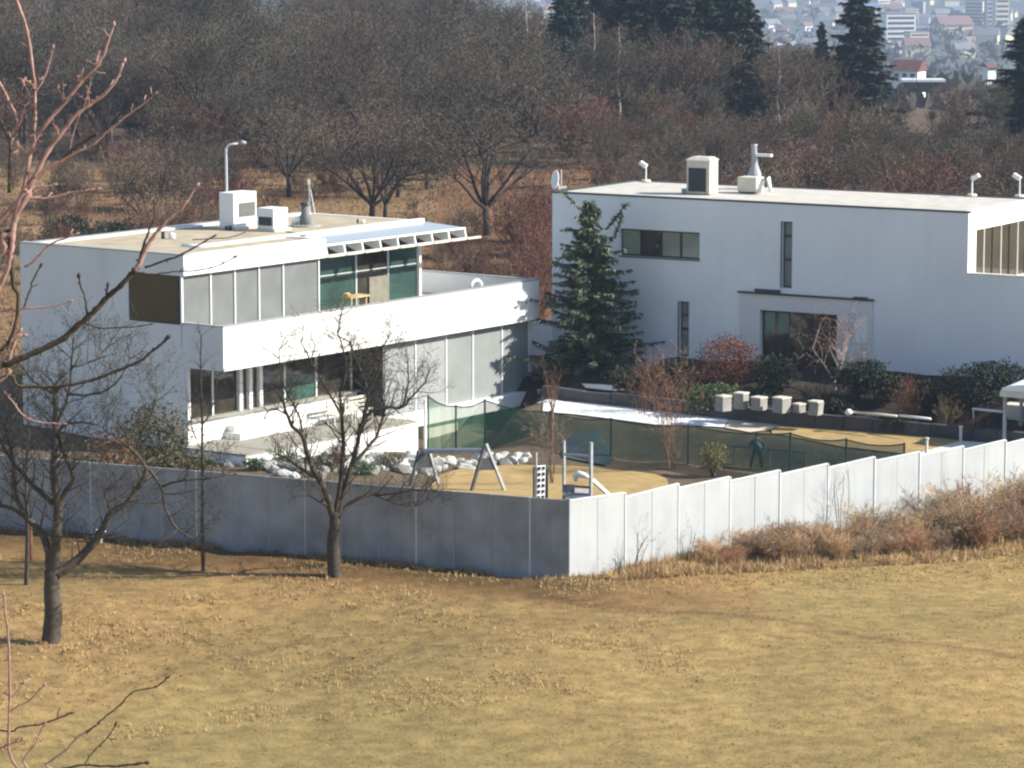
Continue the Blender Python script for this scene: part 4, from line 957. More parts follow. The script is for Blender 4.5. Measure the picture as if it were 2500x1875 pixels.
def boulder(px, py, s_, lb=None, z=None):
    if lb is None: lb = ("large" if s_ > .5 else "middle-sized" if s_ > .37 else "small") + " snow-whitened boulder in the rockery " + ("left of the lone orchard tree" if px < 790 else "right of the lone orchard tree" if px > 860 else "behind the lone orchard tree's trunk fork")
    P = gp(px, py, 110) if z is None else pz(px, py, z)
    o = link("boulder", BMs[rb.randrange(7)]); o.location = P + Vector((0, 0, s_*.2)); o.scale = (s_*rb.uniform(.8, 1.3), s_*rb.uniform(.8, 1.2), s_*rb.uniform(.7, 1.1)); o.rotation_euler = (rb.uniform(-.3, .3), rb.uniform(-.3, .3), rb.uniform(0, 6.3))
    tag(o, lb, "boulder", "boulders of the rockery"); return o
for i in range(84):
    f = i/83; px = 640+f*420+rb.uniform(-12, 12); py = 1143+rb.uniform(-28, 24)-f*4; boulder(px, py, rb.uniform(.25, .62))
for i in range(30):
    f = i/29; px = 1030+f*255; py = 1148-f*26+rb.uniform(-16, 8); boulder(px, py, rb.uniform(.22, .45), "white boulder edging the ochre play lawn below the green netting")
for i in range(12): boulder(560+i*28+rb.uniform(-8, 8), 1137+rb.uniform(-5, 8), rb.uniform(.2, .35), "small snow-whitened stone just above the shaded fence left of the rockery")

# street lamp behind the first house
P = pY(553, 480, 186); g_ = gz(P.x, P.y); t = thing("street_lamp", "grey street lamp with short arm rising behind the tall roof unit", "street lamp", (P.x, P.y, g_))
hz = pY(553, 353, 186).z - g_
MB().tube([(0, 0, -.2), (0, 0, hz*.5), (0, 0, hz-.25), (.12, 0, hz-.05), (.35, 0, hz+.02), (.75, 0, hz+.06)], [.11, .09, .075, .07, .06, .06], 8).build("pole", M_joint, t, smooth=True)
MB().tube([(.75, 0, hz+.06), (.95, 0, hz+.10), (1.15, 0, hz+.12)], [.09, .15, .06], 8).build("lamp_head", M_grey, t, smooth=True)

# ================================================================== ORCHARD TREES IN FRONT OF THE FENCE
def traced_tree(name, label, base_px, limbs, seed, trunk_r, twig_n=3, twig_len=1.0, rib=.022, m=M_bark, mtw=None, tops=None, s0=(0, 0), sc_=1.0, kids=(5, 4, 3), group=None, up=.10, every=.45, dvar=.9):
    """limbs: list of (r0, r1, [(x, y)...]) in local photo coordinates, laid out at the tree's own distance with depth of their own"""
    rng = random.Random(seed); B = gp(base_px[0], base_px[1], 85); Y0 = B.y
    t = thing(name, label, "tree", B, 0, group); tw = MB()
    first = True
    for r0, r1, pts in limbs:
        n = len(pts); dy = rng.uniform(-dvar, dvar); W = []
        for i, (x, y) in enumerate(pts):
            f = 0 if first else i/(n-1)
            W.append(pY(s0[0]+x/sc_, s0[1]+y/sc_, Y0+dy*f*1.6) - B)
        if first: W[0].z = -.3
        # smooth subdivision
        S = []
        for i in range(n-1):
            p0 = W[max(i-1, 0)]; p1 = W[i]; p2 = W[i+1]; p3 = W[min(i+2, n-1)]
            for q in (0, .33, .66):
                S.append(.5*((2*p1)+(p2-p0)*q+(2*p0-5*p1+4*p2-p3)*q*q+(3*p1-p0-3*p2+p3)*q**3) + Vector((rng.uniform(-1, 1), rng.uniform(-1, 1), rng.uniform(-1, 1)))*.02)
        S.append(W[-1]); rs = [r0+(r1-r0)*i/(len(S)-1) for i in range(len(S))]
        mb = MB(); mb.tube(S, rs, 8 if first else 6)
        mb.build("trunk" if first else "limb", m, t, smooth=True)
        if not first:
            L = 0
            for i in range(1, len(S)):
                L += (S[i]-S[i-1]).length; ff = i/(len(S)-1)
                while L > every or i == len(S)-1 and L > -5:
                    L = L-every if L > every else -9
                    base = (S[i]-S[i-1]).normalized()
                    for q in range(twig_n if ff > .25 else 1):
                        s = Vector((rng.uniform(-1, 1), rng.uniform(-1, 1), rng.uniform(-.3, 1)))
                        s = (s-base*s.dot(base)).normalized()
                        d = (base*.45+s*.75+Vector((0, 0, .25))).normalized()
                        grow(rng, tw, tw, S[i], d, twig_len*rng.uniform(.6, 1.4)*(1.15-.3*ff), max(.012, min(rs[i]*.45, .026)), 1, len(kids), .75, up, (0,)+kids, rib, 2, .5, .6)
        first = False
    tw.build("crown", mtw or M_twig, t)
    return t
Sm = 2.212
traced_tree("orchard_tree", "bare round-crowned orchard tree standing alone in front of the shaded fence", (814, 1407), [
    (.27, .17, [(482, 1562), (474, 1400), (480, 1300), (485, 1215)]),
    (.14, .045, [(468, 1240), (445, 1150), (420, 1085), (375, 1010), (335, 910), (305, 800), (250, 755), (222, 690), (205, 620)]),
    (.09, .02, [(460, 1200), (415, 1165), (340, 1130)]),
    (.09, .03, [(425, 1100), (380, 1030), (300, 985), (230, 930), (160, 900)]),
    (.13, .03, [(485, 1240), (505, 1120), (520, 1000), (525, 860), (520, 700), (512, 560), (560, 440)]),
    (.12, .035, [(490, 1240), (540, 1080), (575, 960), (600, 850), (640, 700), (655, 560), (610, 430), (560, 300)]),
    (.08, .03, [(575, 970), (640, 890), (700, 820), (735, 730), (745, 640), (700, 480)]),
    (.08, .03, [(600, 800), (640, 720), (700, 665), (780, 650), (850, 650), (900, 590), (970, 520)]),
    (.10, .02, [(495, 1250), (560, 1175), (640, 1130), (700, 1125), (790, 1160), (910, 1187), (975, 1152)]),
    (.05, .02, [(700, 1125), (800, 1115), (900, 1100), (1030, 1100)]),
    (.05, .02, [(305, 800), (290, 700), (200, 520), (180, 340)]), (.05, .02, [(520, 700), (440, 560), (350, 400), (300, 300)]),
    (.05, .02, [(655, 560), (720, 450), (740, 330), (780, 260)]), (.045, .02, [(850, 650), (880, 520), (870, 380)]), (.045, .02, [(225, 690), (140, 660), (100, 710)]),
    (.04, .02, [(520, 560), (540, 400), (500, 250), (520, 130)])],
    21, .27, 3, .85, .020, s0=(600, 700), sc_=Sm, kids=(4, 4, 4), every=.42)
traced_tree("orchard_tree", "old leaning orchard tree with thick forked trunk at the left edge of the field", (120, 1572), [
    (.33, .25, [(272, 1598), (285, 1450), (280, 1320), (278, 1200)]),
    (.20, .06, [(300, 1225), (360, 1190), (430, 1130), (500, 1055), (555, 970), (600, 890), (680, 835), (740, 760), (800, 690)]),
    (.20, .07, [(285, 1230), (300, 1080), (310, 960), (310, 850), (292, 720), (292, 560), (300, 400), (296, 200)]),
    (.16, .05, [(270, 1200), (255, 1060), (190, 960), (110, 890), (40, 858), (-60, 850)]),
    (.09, .03, [(130, 890), (85, 790), (70, 680), (60, 560), (20, 420)]),
    (.10, .04, [(290, 840), (220, 780), (150, 710), (75, 620), (10, 510), (-40, 400)]),
    (.09, .03, [(320, 870), (350, 780), (400, 700), (360, 600), (325, 500), (300, 430), (350, 320), (370, 250), (388, 60), (400, -60)]),
    (.06, .02, [(325, 500), (330, 420), (450, 400), (560, 430)]),
    (.09, .03, [(740, 760), (790, 650), (720, 560), (640, 490), (560, 440)]),
    (.06, .03, [(800, 650), (870, 750), (895, 870), (960, 980), (1055, 1035)]),
    (.05, .02, [(870, 750), (960, 718), (1090, 708), (1200, 690)]),
    (.05, .02, [(600, 890), (570, 800), (565, 760)]), (.05, .02, [(388, 100), (520, 60), (600, -40)]), (.05, .02, [(296, 250), (180, 180), (90, 60)]),
    (.05, .02, [(370, 250), (500, 250), (620, 200), (700, 60)]), (.05, .02, [(20, 420), (90, 300), (120, 150)]), (.05, .02, [(720, 560), (800, 400), (850, 250)])],
    22, .3, 3, .95, .022, s0=(0, 850), sc_=Sm, kids=(4, 4, 4), m=M_barkg, every=.42)
traced_tree("sapling", "slender straight young tree between the two orchard trees", (497, 1395), [
    (.085, .06, [(497, 1395), (495, 1300), (494, 1200)]), (.06, .02, [(494, 1205), (493, 1100), (494, 1000), (490, 900), (492, 820)]),
    (.025, .01, [(493, 1100), (470, 1050), (460, 980)]), (.025, .01, [(494, 1040), (520, 990), (530, 920)])], 23, .1, 2, .5, .018, kids=(4, 3), every=.4)
traced_tree("sapling", "thin dark young tree beside a stake, left of the old forked tree", (64, 1428), [
    (.09, .07, [(64, 1428), (66, 1340), (66, 1270)]), (.07, .02, [(66, 1275), (64, 1180), (70, 1080), (68, 960)]), (.025, .01, [(66, 1150), (40, 1100), (30, 1020)]), (.025, .01, [(66, 1130), (95, 1080), (100, 1000)])],
    24, .1, 2, .7, .018, kids=(4, 4), every=.4)
P = gp(76, 1372, 85); t = thing("tree_stake", "reddish wooden stake behind the thin young tree on the left", "stake", P); MB().tube([(0, 0, -.3), (.02, 0, 1.5)], .06, 4).build("stake", mat("red_wood", (.22, .10, .05), .9), t)
P = gp(246, 1325, 85); t = thing("marker_post", "short pale post with a flat top at the foot of the shaded fence", "post", P); MB().tube([(0, 0, -.3), (0, 0, .42)], .06, 6).build("post", M_wood, t); MB().box(-.16, .2, -.1, .1, .42, .52).build("top", M_cream, t)

# ================================================================== FOREGROUND TREE (close to the camera, at the left edge)
YF = 29.0
TB = Vector((-6.1, YF, gz(-6.1, YF)))
ft = thing("foreground_tree", "close pinkish-barked bare tree reaching in from the left edge", "tree", TB)
rng = random.Random(77)
MB().tube([(0, 0, -.5), (.1, 0, 3), (.0, .1, 6.5), (.25, 0, 9.5), (.3, .1, 12)], [.22, .18, .14, .09, .04], 8).build("trunk", M_pink, ft, smooth=True)
def fl(scale, ox, oy, pts, w0, w1, root=None, dy=0.0, m=None, knob=True):
    W = [pY(ox+x/scale, oy+y/scale, YF+dy*i/max(1, len(pts)-1)) - TB for i, (x, y) in enumerate(pts)]
    if root is not None: W = [Vector(root)] + W
    S = []; n = len(W)
    for i in range(n-1):
        p0 = W[max(i-1, 0)]; p1 = W[i]; p2 = W[i+1]; p3 = W[min(i+2, n-1)]
        for q in (0, .25, .5, .75): S.append(.5*((2*p1)+(p2-p0)*q+(2*p0-5*p1+4*p2-p3)*q*q+(3*p1-p0-3*p2+p3)*q**3)+Vector((rng.uniform(-1, 1), rng.uniform(-1, 1), rng.uniform(-1, 1)))*.004)
    S.append(W[-1]); k_ = YF/8130*.5
    rs = [(w0+(w1-w0)*i/(len(S)-1))*k_*(1+.14*math.sin(i*2.3)) for i in range(len(S))]
    mb = MB(); mb.tube(S, rs, 7)
    # buds and spurs
    if knob:
        for i in range(2, len(S), 3):
            a = (S[i]-S[i-1]).normalized(); s = Vector((rng.uniform(-1, 1), rng.uniform(-1, 1), rng.uniform(0, 1))); s = (s-a*s.dot(a)).normalized()
            l = rng.uniform(.012, .03) if rng.random() < .9 else rng.uniform(.05, .10)
            mb.tube([S[i], S[i]+(s+a*.5)*l*.5, S[i]+(s+a*.7)*l], [rs[i]*.6, max(rs[i]*.5, .006), .005], 5)
        mb.tube([S[-1]-(S[-1]-S[-2]).normalized()*.01, S[-1]+(S[-1]-S[-2]).normalized()*.02, S[-1]+(S[-1]-S[-2]).normalized()*.045], [rs[-1], rs[-1]*1.9, .003], 6)
    return mb.build("branch", m or M_pink, ft, smooth=True)
A = 2.765; Z1 = 3.16
trk = lambda z: (.15, 0, z-TB.z)
fl(A, 0, 0, [(-60, 1760), (10, 1600), (75, 1640-60), (95, 1500), (125, 1370), (165, 1290)], 20, 15, trk(20.6))
fl(A, 0, 0, [(165, 1290), (200, 1050), (240, 940), (330, 810), (430, 700), (540, 560), (650, 450), (700, 370), (740, 250), (765, 175)], 13, 5)
fl(A, 0, 0, [(150, 1290), (215, 1225), (310, 1040), (400, 920), (510, 780), (600, 710), (700, 640), (780, 550), (835, 420)], 15, 6)
fl(A, 0, 0, [(235, 890), (237, 750), (235, 600), (215, 400), (190, 250), (150, 100), (110, 0), (90, -60)], 7, 9)
fl(A, 0, 0, [(240, 610), (280, 560), (320, 470), (355, 330)], 6, 4)
fl(A, 0, 0, [(190, 1235), (300, 1150), (410, 1085), (520, 1030), (620, 980), (690, 920), (760, 860), (860, 780), (970, 700), (1040, 640)], 9, 3)
fl(A, 0, 0, [(430, 1070), (520, 990), (635, 915)], 8, 7, m=M_bark)
fl(A, 0, 0, [(165, 1330), (290, 1340), (400, 1325), (480, 1300), (650, 1275)], 8, 4)
fl(A, 0, 0, [(170, 1290), (250, 1265), (360, 1250)], 6, 4)
fl(A, 0, 0, [(60, 1300), (68, 1100), (70, 930), (50, 910), (0, 800), (-30, 720)], 8, 7, m=M_barkg)
fl(A, 0, 0, [(75, 905), (120, 820), (60, 680), (0, 560), (-30, 500)], 6, 6)
fl(A, 0, 0, [(125, 860), (160, 740), (205, 660), (160, 560)], 5, 4)
fl(A, 0, 0, [(120, 950), (110, 1100), (90, 1250)], 4, 3); fl(A, 0, 0, [(510, 790), (575, 700), (615, 540)], 4, 3); fl(A, 0, 0, [(470, 1020), (500, 880), (530, 800)], 3, 2)
fl(A, 0, 0, [(230, 960), (190, 910)], 4, 3)
fl(Z1, 0, 300, [(165, 580), (110, 740), (95, 900), (85, 1000), (60, 1130), (0, 1260), (-60, 1350)], 14, 16, trk(19.8))
fl(Z1, 0, 300, [(60, 820), (90, 1050), (100, 1250), (140, 1330), (130, 1500), (70, 1680), (0, 1760)], 12, 8, m=M_bark)
fl(Z1, 0, 300, [(-50, 2010), (60, 1850), (120, 1680), (180, 1640)], 14, 6, trk(19.5))
# long dark lower limb rising to the pale tip
fl(Z1, 0, 300, [(-60, 1900), (30, 1870), (200, 1800), (350, 1735), (500, 1655), (640, 1530), (740, 1440), (830, 1340), (930, 1260), (1030, 1150)], 18, 13, trk(19.3), m=M_bark)
fl(Z1, 0, 300, [(1030, 1150), (1080, 1080), (1130, 960), (1180, 880), (1290, 750), (1400, 660), (1450, 590), (1515, 490)], 14, 5)
fl(Z1, 0, 300, [(1060, 1130), (1090, 1000), (1130, 880), (1160, 800), (1195, 730), (1190, 620)], 8, 4, m=M_bark)
fl(Z1, 0, 300, [(1120, 1115), (1240, 1070), (1370, 1030), (1500, 960), (1640, 880)], 6, 4, m=M_bark)
fl(Z1, 0, 300, [(1030, 1155), (1200, 1165), (1380, 1145), (1550, 1135), (1680, 1100), (1805, 1040)], 4, 3, m=M_bark)
fl(Z1, 0, 300, [(670, 1480), (655, 1350), (620, 1250), (610, 1190)], 5, 5, m=M_bark); fl(Z1, 0, 300, [(820, 1330), (830, 1260)], 6, 5, m=M_bark)
fl(Z1, 0, 300, [(640, 1540), (760, 1580), (880, 1580), (1000, 1575), (1150, 1555)], 4, 3, m=M_bark)
fl(Z1, 0, 300, [(180, 1440), (230, 1290), (260, 1200), (310, 1110)], 5, 4, m=M_bark); fl(Z1, 0, 300, [(190, 1110), (270, 1060), (370, 950), (500, 890), (580, 860)], 6, 4)
fl(Z1, 0, 300, [(-40, 1465), (100, 1450), (200, 1430), (380, 1420), (530, 1380)], 8, 3, trk(20.2))
fl(Z1, 0, 750, [(-60, 600), (150, 612), (400, 615), (530, 600), (640, 580), (750, 550), (850, 510), (950, 470), (1050, 430), (1120, 385), (1180, 330), (1240, 290), (1290, 240)], 10, 7, trk(18.6), m=M_bark)
fl(Z1, 0, 750, [(30, 640), (90, 720), (200, 850), (330, 890), (480, 900)], 5, 3)
fl(Z1, 0, 750, [(-30, 470), (60, 330), (100, 240), (150, 190)], 10, 6, trk(18.9))
# thin shoots at the bottom-left
B2 = 2.141
fl(B2, 0, 1100, [(42, 1720), (45, 1560), (50, 1200), (42, 960), (28, 850), (20, 760)], 8, 5, trk(16.2))
fl(B2, 0, 1100, [(-30, 1455), (100, 1445), (200, 1432), (250, 1418), (300, 1400), (362, 1375)], 5, 4, trk(17.2), m=M_bark)
fl(B2, 0, 1100, [(95, 1720), (120, 1620), (180, 1540), (210, 1480), (230, 1435)], 6, 4, trk(16.3))
fl(B2, 0, 1100, [(200, 1700), (240, 1640), (340, 1570), (385, 1520), (430, 1480), (515, 1430)], 7, 4, trk(16.0))
fl(B2, 0, 1100, [(450, 1480), (540, 1400), (620, 1335), (700, 1260), (800, 1240), (840, 1220), (872, 1190)], 4, 4, m=M_barkg)
fl(B2, 0, 1100, [(440, 1640), (500, 1560), (560, 1500), (602, 1435)], 3, 4, m=M_barkg)
fl(B2, 0, 1100, [(45, 1380), (80, 1345), (150, 1310), (190, 1270), (225, 1232)], 4, 4)
fl(B2, 0, 1100, [(40, 1300), (80, 1270), (120, 1220)], 3, 3); fl(B2, 0, 1100, [(0, 1560), (60, 1530), (110, 1515)], 4, 5)
fl(B2, 0, 1100, [(260, 1680), (420, 1645), (560, 1650), (650, 1645), (760, 1632)], 5, 7, m=M_bark)
for (bx, by, ox_, oy_) in [(430, 700, 0, 0), (650, 450, 0, 0), (400, 920, 0, 0), (600, 710, 0, 0), (235, 600, 0, 0), (200, 1050, 0, 0), (70, 1000, 0, 0), (540, 560, 0, 0)]:
    for q in range(3):
        a = rng.uniform(-.9, .9); L = rng.uniform(40, 120); fl(A, 0, 0, [(bx, by), (bx+math.sin(a)*L*.5, by-math.cos(a)*L*.5), (bx+math.sin(a*1.2)*L, by-math.cos(a*1.2)*L)], 3.5, 2.5, dy=rng.uniform(-.3, .3))

# ================================================================== SHRUBS AND TREES OF THE GARDEN
rg = random.Random(31)
P = gp(1437, 955, 150); P = Vector((X_(1442, 169.3), 169.3, gz(X_(1442, 169.3), 169.3)))
hs = pY(1442, 500, 169.3).z - P.z
conifer("spruce_tree", "ragged green spruce with forked top in front of the long bluish-white house", "tree", P, hs, 6.3, random.Random(4), M_spruce, 34, 11, 1.0, irregular=.36, droop=.16, bare=.03, power=.80, quad=.30)
sp = [o for o in sc.objects if o.name.startswith("spruce_tree")][0]
mb = MB(); nd = MB(); r4 = random.Random(8)
for (x0, y0, x1, y1) in [(1470, 560, 1372, 468), (1480, 560, 1530, 498), (1450, 565, 1372, 560), (1455, 590, 1400, 605), (1450, 610, 1360, 632), (1440, 660, 1348, 640), (1440, 690, 1352, 668), (1500, 580, 1520, 520)]:
    a = pY(x0, y0, 169.3)-P; b = pY(x1, y1, 168.8)-P; mb.tube([a, a.lerp(b, .5)+Vector((0, 0, -.08)), b], [.06, .04, .012], 4)
    for i in range(110):
        f = r4.uniform(.05, 1); p = a.lerp(b, f); d = ((b-a).normalized()*.6+Vector((r4.uniform(-1, 1), r4.uniform(-1, 1), r4.uniform(-1, .6)))).normalized()*r4.uniform(.15, .36); ww = d.cross(Vector((r4.uniform(-1, 1), 1, r4.uniform(-1, 1)))).normalized()*.045
        o = len(nd.v); nd.v += [tuple(p-ww), tuple(p+ww), tuple(p+d)]; nd.f.append((o, o+1, o+2))
mb.build("branch", M_bark, sp); nd.build("needles", M_spruce, sp)
def gpos(px, Y): x = X_(px, Y); return Vector((x, Y, gz(x, Y)))
leafy_bush("rust_shrub", "big dense rust-red shrub beside the dark entrance of the long house", "shrub", gpos(1778, 161.8), (1.55, 1.1, 1.75), rg, mat("russet_foliage", (.17, .07, .044), .85, .4, 2.2), 4200, .085, 6)
leafy_bush("evergreen_shrub", "glossy green shrub in front of the rust-red one", "shrub", gpos(1742, 159.2), (1.35, .9, .95), rg, M_ever, 1800, .11)
twig_bush("copper_shrub", "tall thin copper-coloured shrub standing in front of the netting", "shrub", gpos(1655, 152.0), 5.0, 2.0, rg, mat("copper_twigs", (.24, .14, .09), .9, .3, 3), 10, .022, kids=(6, 5, 4))
bare_tree("young_tree", "pale-stemmed bare tree with two stems in front of the dark entrance", "tree", gpos(2052, 159.5), 5.0, random.Random(5), .09, .12, 4, .7, .028, (5, 5, 4), mat("pale_bark", (.34, .27, .22), .9), mat("pink_twigs", (.22, .15, .12), .9), .05)
bare_tree("young_tree", "reddish twiggy young tree just behind the play lawn netting", "tree", gpos(1345, 153.5), 5.3, random.Random(6), .07, .5, 3, .35, .022, (5, 4, 3), mat("red_bark", (.20, .10, .07), .9), M_rustd, .3, narrow=.35)
twig_bush("columnar_shrub", "brown feathery column-shaped shrub behind the climbing frame", "shrub", gpos(1350, 146.0), 4.0, .9, random.Random(9), mat("brown_twigs", (.19, .15, .115), .9, .35, 3), 10, .022, kids=(5, 4, 4))
leafy_bush("yellow_green_shrub", "yellow-green shrub at the foot of the copper-coloured one", "shrub", gpos(1752, 150.6), (.75, .5, .9), rg, mat("yellow_leaves", (.20, .19, .06), .8, .3, 3), 900, .08)
leafy_bush("orange_shrub", "orange-leaved shrub leaning on the shaded left wall of the first house", "shrub", gpos(255, 140.5), (1.3, .9, 1.5), rg, M_rust, 1300, .10)
leafy_bush("olive_shrub", "tall olive-green evergreen shrub at the left corner of the white terrace", "shrub", gpos(372, 141.5), (1.75, 1.2, 2.0), rg, M_olivel, 3200, .11)
leafy_bush("olive_shrub", "low olive shrub between the tall olive one and the white terrace", "shrub", gpos(440, 142.5), (1.2, .9, .8), rg, M_olivel, 1500, .10)
leafy_bush("olive_shrub", "small dark shrub left of the orange-leaved one behind the fence", "shrub", gpos(175, 140), (.9, .8, .8), rg, M_olivel, 900, .1)
lab_e = ["green shrub between white boulders directly behind the lone orchard tree", "green shrub left of the lone orchard tree above the fence", "dark green shrub among boulders left of the swing", "low green shrub above the fence near the terrace corner", "green shrub under the left limb of the lone orchard tree", "small dark shrub right of the lone orchard tree trunk"]
for i, (px, py, r_) in enumerate([(800, 1150, .7), (700, 1140, .75), (960, 1148, .7), (625, 1150, .5), (740, 1120, .55), (885, 1160, .55)]):
    leafy_bush("rockery_shrub", lab_e[i], "shrub", gp(px, py, 110), (r_, r_*.8, r_*.7), rg, M_ever if i % 2 else M_olivel, 600, .075, 3, "low shrubs in the rockery")
twig_bush("red_shrub", "small red-brown shrub among the boulders behind the lone orchard tree", "shrub", gp(825, 1150, 110), 1.3, 1.6, rg, M_rust, 14, .03)
# dark planting against the long house
dk_lab = ["dark shrub at the left foot of the long house beside the spruce", "dark shrub under the lower slit window", "black-green shrub under the dark entrance", "black-green shrub right of the dark entrance", "tall dark rounded shrub near the right end of the long house", "dark shrub left of the tall rounded one", "low dark green shrub behind the white pipe", "dark shrub between the entrance and the russet shrub", "dark shrub behind the round white shelter roof", "dark shrub behind the cream stone cubes", "dark shrub right of the cream stone cubes", "dark shrub left of the cream stone cubes"]
M_dkl = mat("dark_leaves", (.028, .038, .024), .8, .4, 3, rnd=.2)
for i, (px, Y, rx, rz) in enumerate([(1560, 163.5, 1.5, 1.0), (1650, 163, 1.2, 1.0), (1905, 160.5, 1.4, 1.1), (2110, 158.5, 1.5, 1.05), (2385, 155.5, 1.5, 1.45), (2300, 156, 1.2, 1.0), (2215, 154.6, .9, .5), (2175, 157.5, 1.1, .9), (2470, 156.2, 1.6, 1.0), (1850, 160, .9, .5), (2060, 157.2, .9, .5), (1700, 161.5, .9, .7)]):
    leafy_bush("dark_shrub", dk_lab[i], "shrub", gpos(px, Y), (rx, rx*.7, rz), rg, M_dkl, int(1500*rx), .11, 4, "dark shrubs along the long house")
for i, (px, Y, h_, w_, lb) in enumerate([(2235, 155.2, 2.2, 1.6, "russet twiggy shrub behind the white pipe"), (2325, 154.6, 1.6, 1.6, "tan twiggy shrub right of the russet one"), (1590, 160, 2.6, 4.2, "dark red twiggy thicket left of the green shrub"), (2020, 158, 1.6, 2.2, "brown twiggy shrub beneath the pale-stemmed bare tree"), (2400, 153, 1.3, 3.0, "low plum-brown twiggy shrub under the grey handrail")]):
    twig_bush("twiggy_shrub", lb, "shrub", gpos(px, Y), h_, w_, rg, [M_rust, mat("tan_twigs", (.22, .16, .09), .9), M_rustd, M_twig, M_rustd][i], 18, .03, group="twiggy shrubs on the bank")
# thicket between the houses
lab_b = "reddish-brown twiggy scrub on the slope between the two houses"
protos = [twig_bush("scrub_bush", lab_b, "shrub", gpos(1230, 183), 2.4, 2.6, random.Random(40+i), m, 18, .035, "scrub between and behind the houses", (5, 5, 4)) for i, m in enumerate([M_rustd, mat("scrub_red", (.17, .088, .058), .9, .3, 3, rnd=.3), mat("scrub_brown", (.15, .105, .07), .9, .3, 3, rnd=.3), mat("scrub_tan", (.27, .19, .11), .9, .3, 3, rnd=.3), mat("scrub_grey", (.105, .085, .068), .95, .3, 3, rnd=.3)])]
rs_ = random.Random(50)
for i in range(92):
    if i < 40: px = rs_.uniform(1060, 1350); Y = rs_.uniform(180, 222); pr = rs_.choice(protos[:3]); s_ = rs_.uniform(.5, 1.0)
    elif i < 54: px = rs_.uniform(1270, 1345); Y = rs_.uniform(186, 235); pr = protos[1]; s_ = rs_.uniform(.9, 1.7)
    else: px = rs_.uniform(-40, 1350); Y = rs_.uniform(205, 292); pr = rs_.choice(protos); s_ = rs_.uniform(.35, .8)
    P = gpos(px, Y); sx1, sy1 = proj(P)
    copy_thing(pr, P, rs_.uniform(0, 6.3), s_, "low twiggy bush scattered over the tan meadow behind the houses" if i >= 54 else lab_b)
for i, p_ in enumerate(protos): p_.location = gpos([1180, 1300, 1245, 1100, 1120][i], [186, 190, 200, 205, 296][i])

# ================================================================== THICKET ALONG THE PALE FENCE
lt = "rusty brown dry shrub in the thicket along the pale fence"
tk = [twig_bush("dry_shrub", lt, "shrub", gpos(2400, 135), 1.5, 1.6, random.Random(60+i), m, 20, .018, "dry shrubs along the pale fence", (5, 5, 4)) for i, m in enumerate([mat("dry_rust", (.38, .235, .13), .9, .3, 3, rnd=.25), mat("dry_brown", (.35, .25, .15), .9, .3, 3, rnd=.25), mat("dry_tan", (.54, .39, .22), .9, .3, 3, rnd=.2), mat("dry_grey", (.28, .22, .15), .9, .3, 3, rnd=.25)])]
n_t = 0
while n_t < 210:
    t_ = rs_.uniform(.12, 1)**.75*31; off = rs_.uniform(.25, 1)*(.45+.30*t_)
    P = FC + FD*t_ + Nf*off
    if P.y < 116: continue
    P.z = gz(P.x, P.y); s_ = rs_.uniform(.28, .5)+.036*t_*rs_.random(); k_ = n_t % 4
    src = tk[k_] if rs_.random() > .0 else tk[0]
    if n_t < 4: src.location = P; src.scale = (s_*1.2, s_*1.2, s_)
    zone_ = "near the fence corner" if t_ < 9 else "along the middle pale panels" if t_ < 18 else "at its wide right end"
    lb_ = f"{['rusty', 'brown', 'tan', 'grey-brown'][k_]} dry shrub in the thicket by the pale fence, {zone_}"
    if n_t < 4: src["label"] = lb_
    else: copy_thing(src, P, rs_.uniform(0, 6.3), s_*1.25, lb_, sz=s_)
    n_t += 1
for i, (t_, off, h_, lb) in enumerate([(3.2, .5, 2.0, "thin dark leafless shrub against the first pale fence panels"), (5.5, .9, 1.5, "sparse leafless shrub at the foot of the third pale panel"), (15.4, .6, 3.1, "tall single-stemmed sapling leaning against the pale fence above the thicket"), (1.8, .8, 1.1, "small bare twig bush next to the fence corner")]):
    P = FC+FD*t_+Nf*off; P.z = gz(P.x, P.y)
    twig_bush("bare_shrub", lb, "shrub", P, h_, h_*.55, random.Random(90+i), M_twig, 4, .012, None, (4, 3, 2))

# ================================================================== GRASS
def tufts(name, n, place, hgt, blades, m, wd=.02, seed=1):
    r_ = np.random.RandomState(seed); xy = place(r_, n); n = len(xy); z = np.concatenate([ground_np(c[:, 0], c[:, 1]) for c in np.array_split(xy, max(1, n//4000))])
    hh = hgt[0]+(hgt[1]-hgt[0])*r_.rand(n)**2
    V = np.zeros((n, blades, 3, 3), np.float32)
    for b in range(blades):
        a = r_.rand(n)*6.283; l = hh*(.5+.6*r_.rand(n)); bx = np.cos(a); by = np.sin(a); w_ = wd*(.6+.8*r_.rand(n)); q = r_.rand(n)*6.283
        c = xy+np.stack([bx, by], 1)*.03*r_.rand(n)[:, None]
        V[:, b, 0] = np.stack([c[:, 0]-np.cos(q)*w_, c[:, 1]-np.sin(q)*w_, z-.02], 1)
        V[:, b, 1] = np.stack([c[:, 0]+np.cos(q)*w_, c[:, 1]+np.sin(q)*w_, z-.02], 1)
        ln = .75*r_.rand(n)
        V[:, b, 2] = np.stack([c[:, 0]+bx*l*ln, c[:, 1]+by*l*ln, z+l*(1-.45*ln)], 1)
    nf = n*blades; me = bpy.data.meshes.new(name); me.vertices.add(nf*3); me.vertices.foreach_set("co", V.reshape(-1))
    me.loops.add(nf*3); me.loops.foreach_set("vertex_index", np.arange(nf*3, dtype=np.int32)); me.polygons.add(nf)
    me.polygons.foreach_set("loop_start", (np.arange(nf)*3).astype(np.int32)); me.polygons.foreach_set("loop_total", np.full(nf, 3, np.int32)); me.update(calc_edges=True)
    me.polygons.foreach_set("use_smooth", np.zeros(nf, dtype=bool)); me.materials.append(m); return stuff(link(name, me))
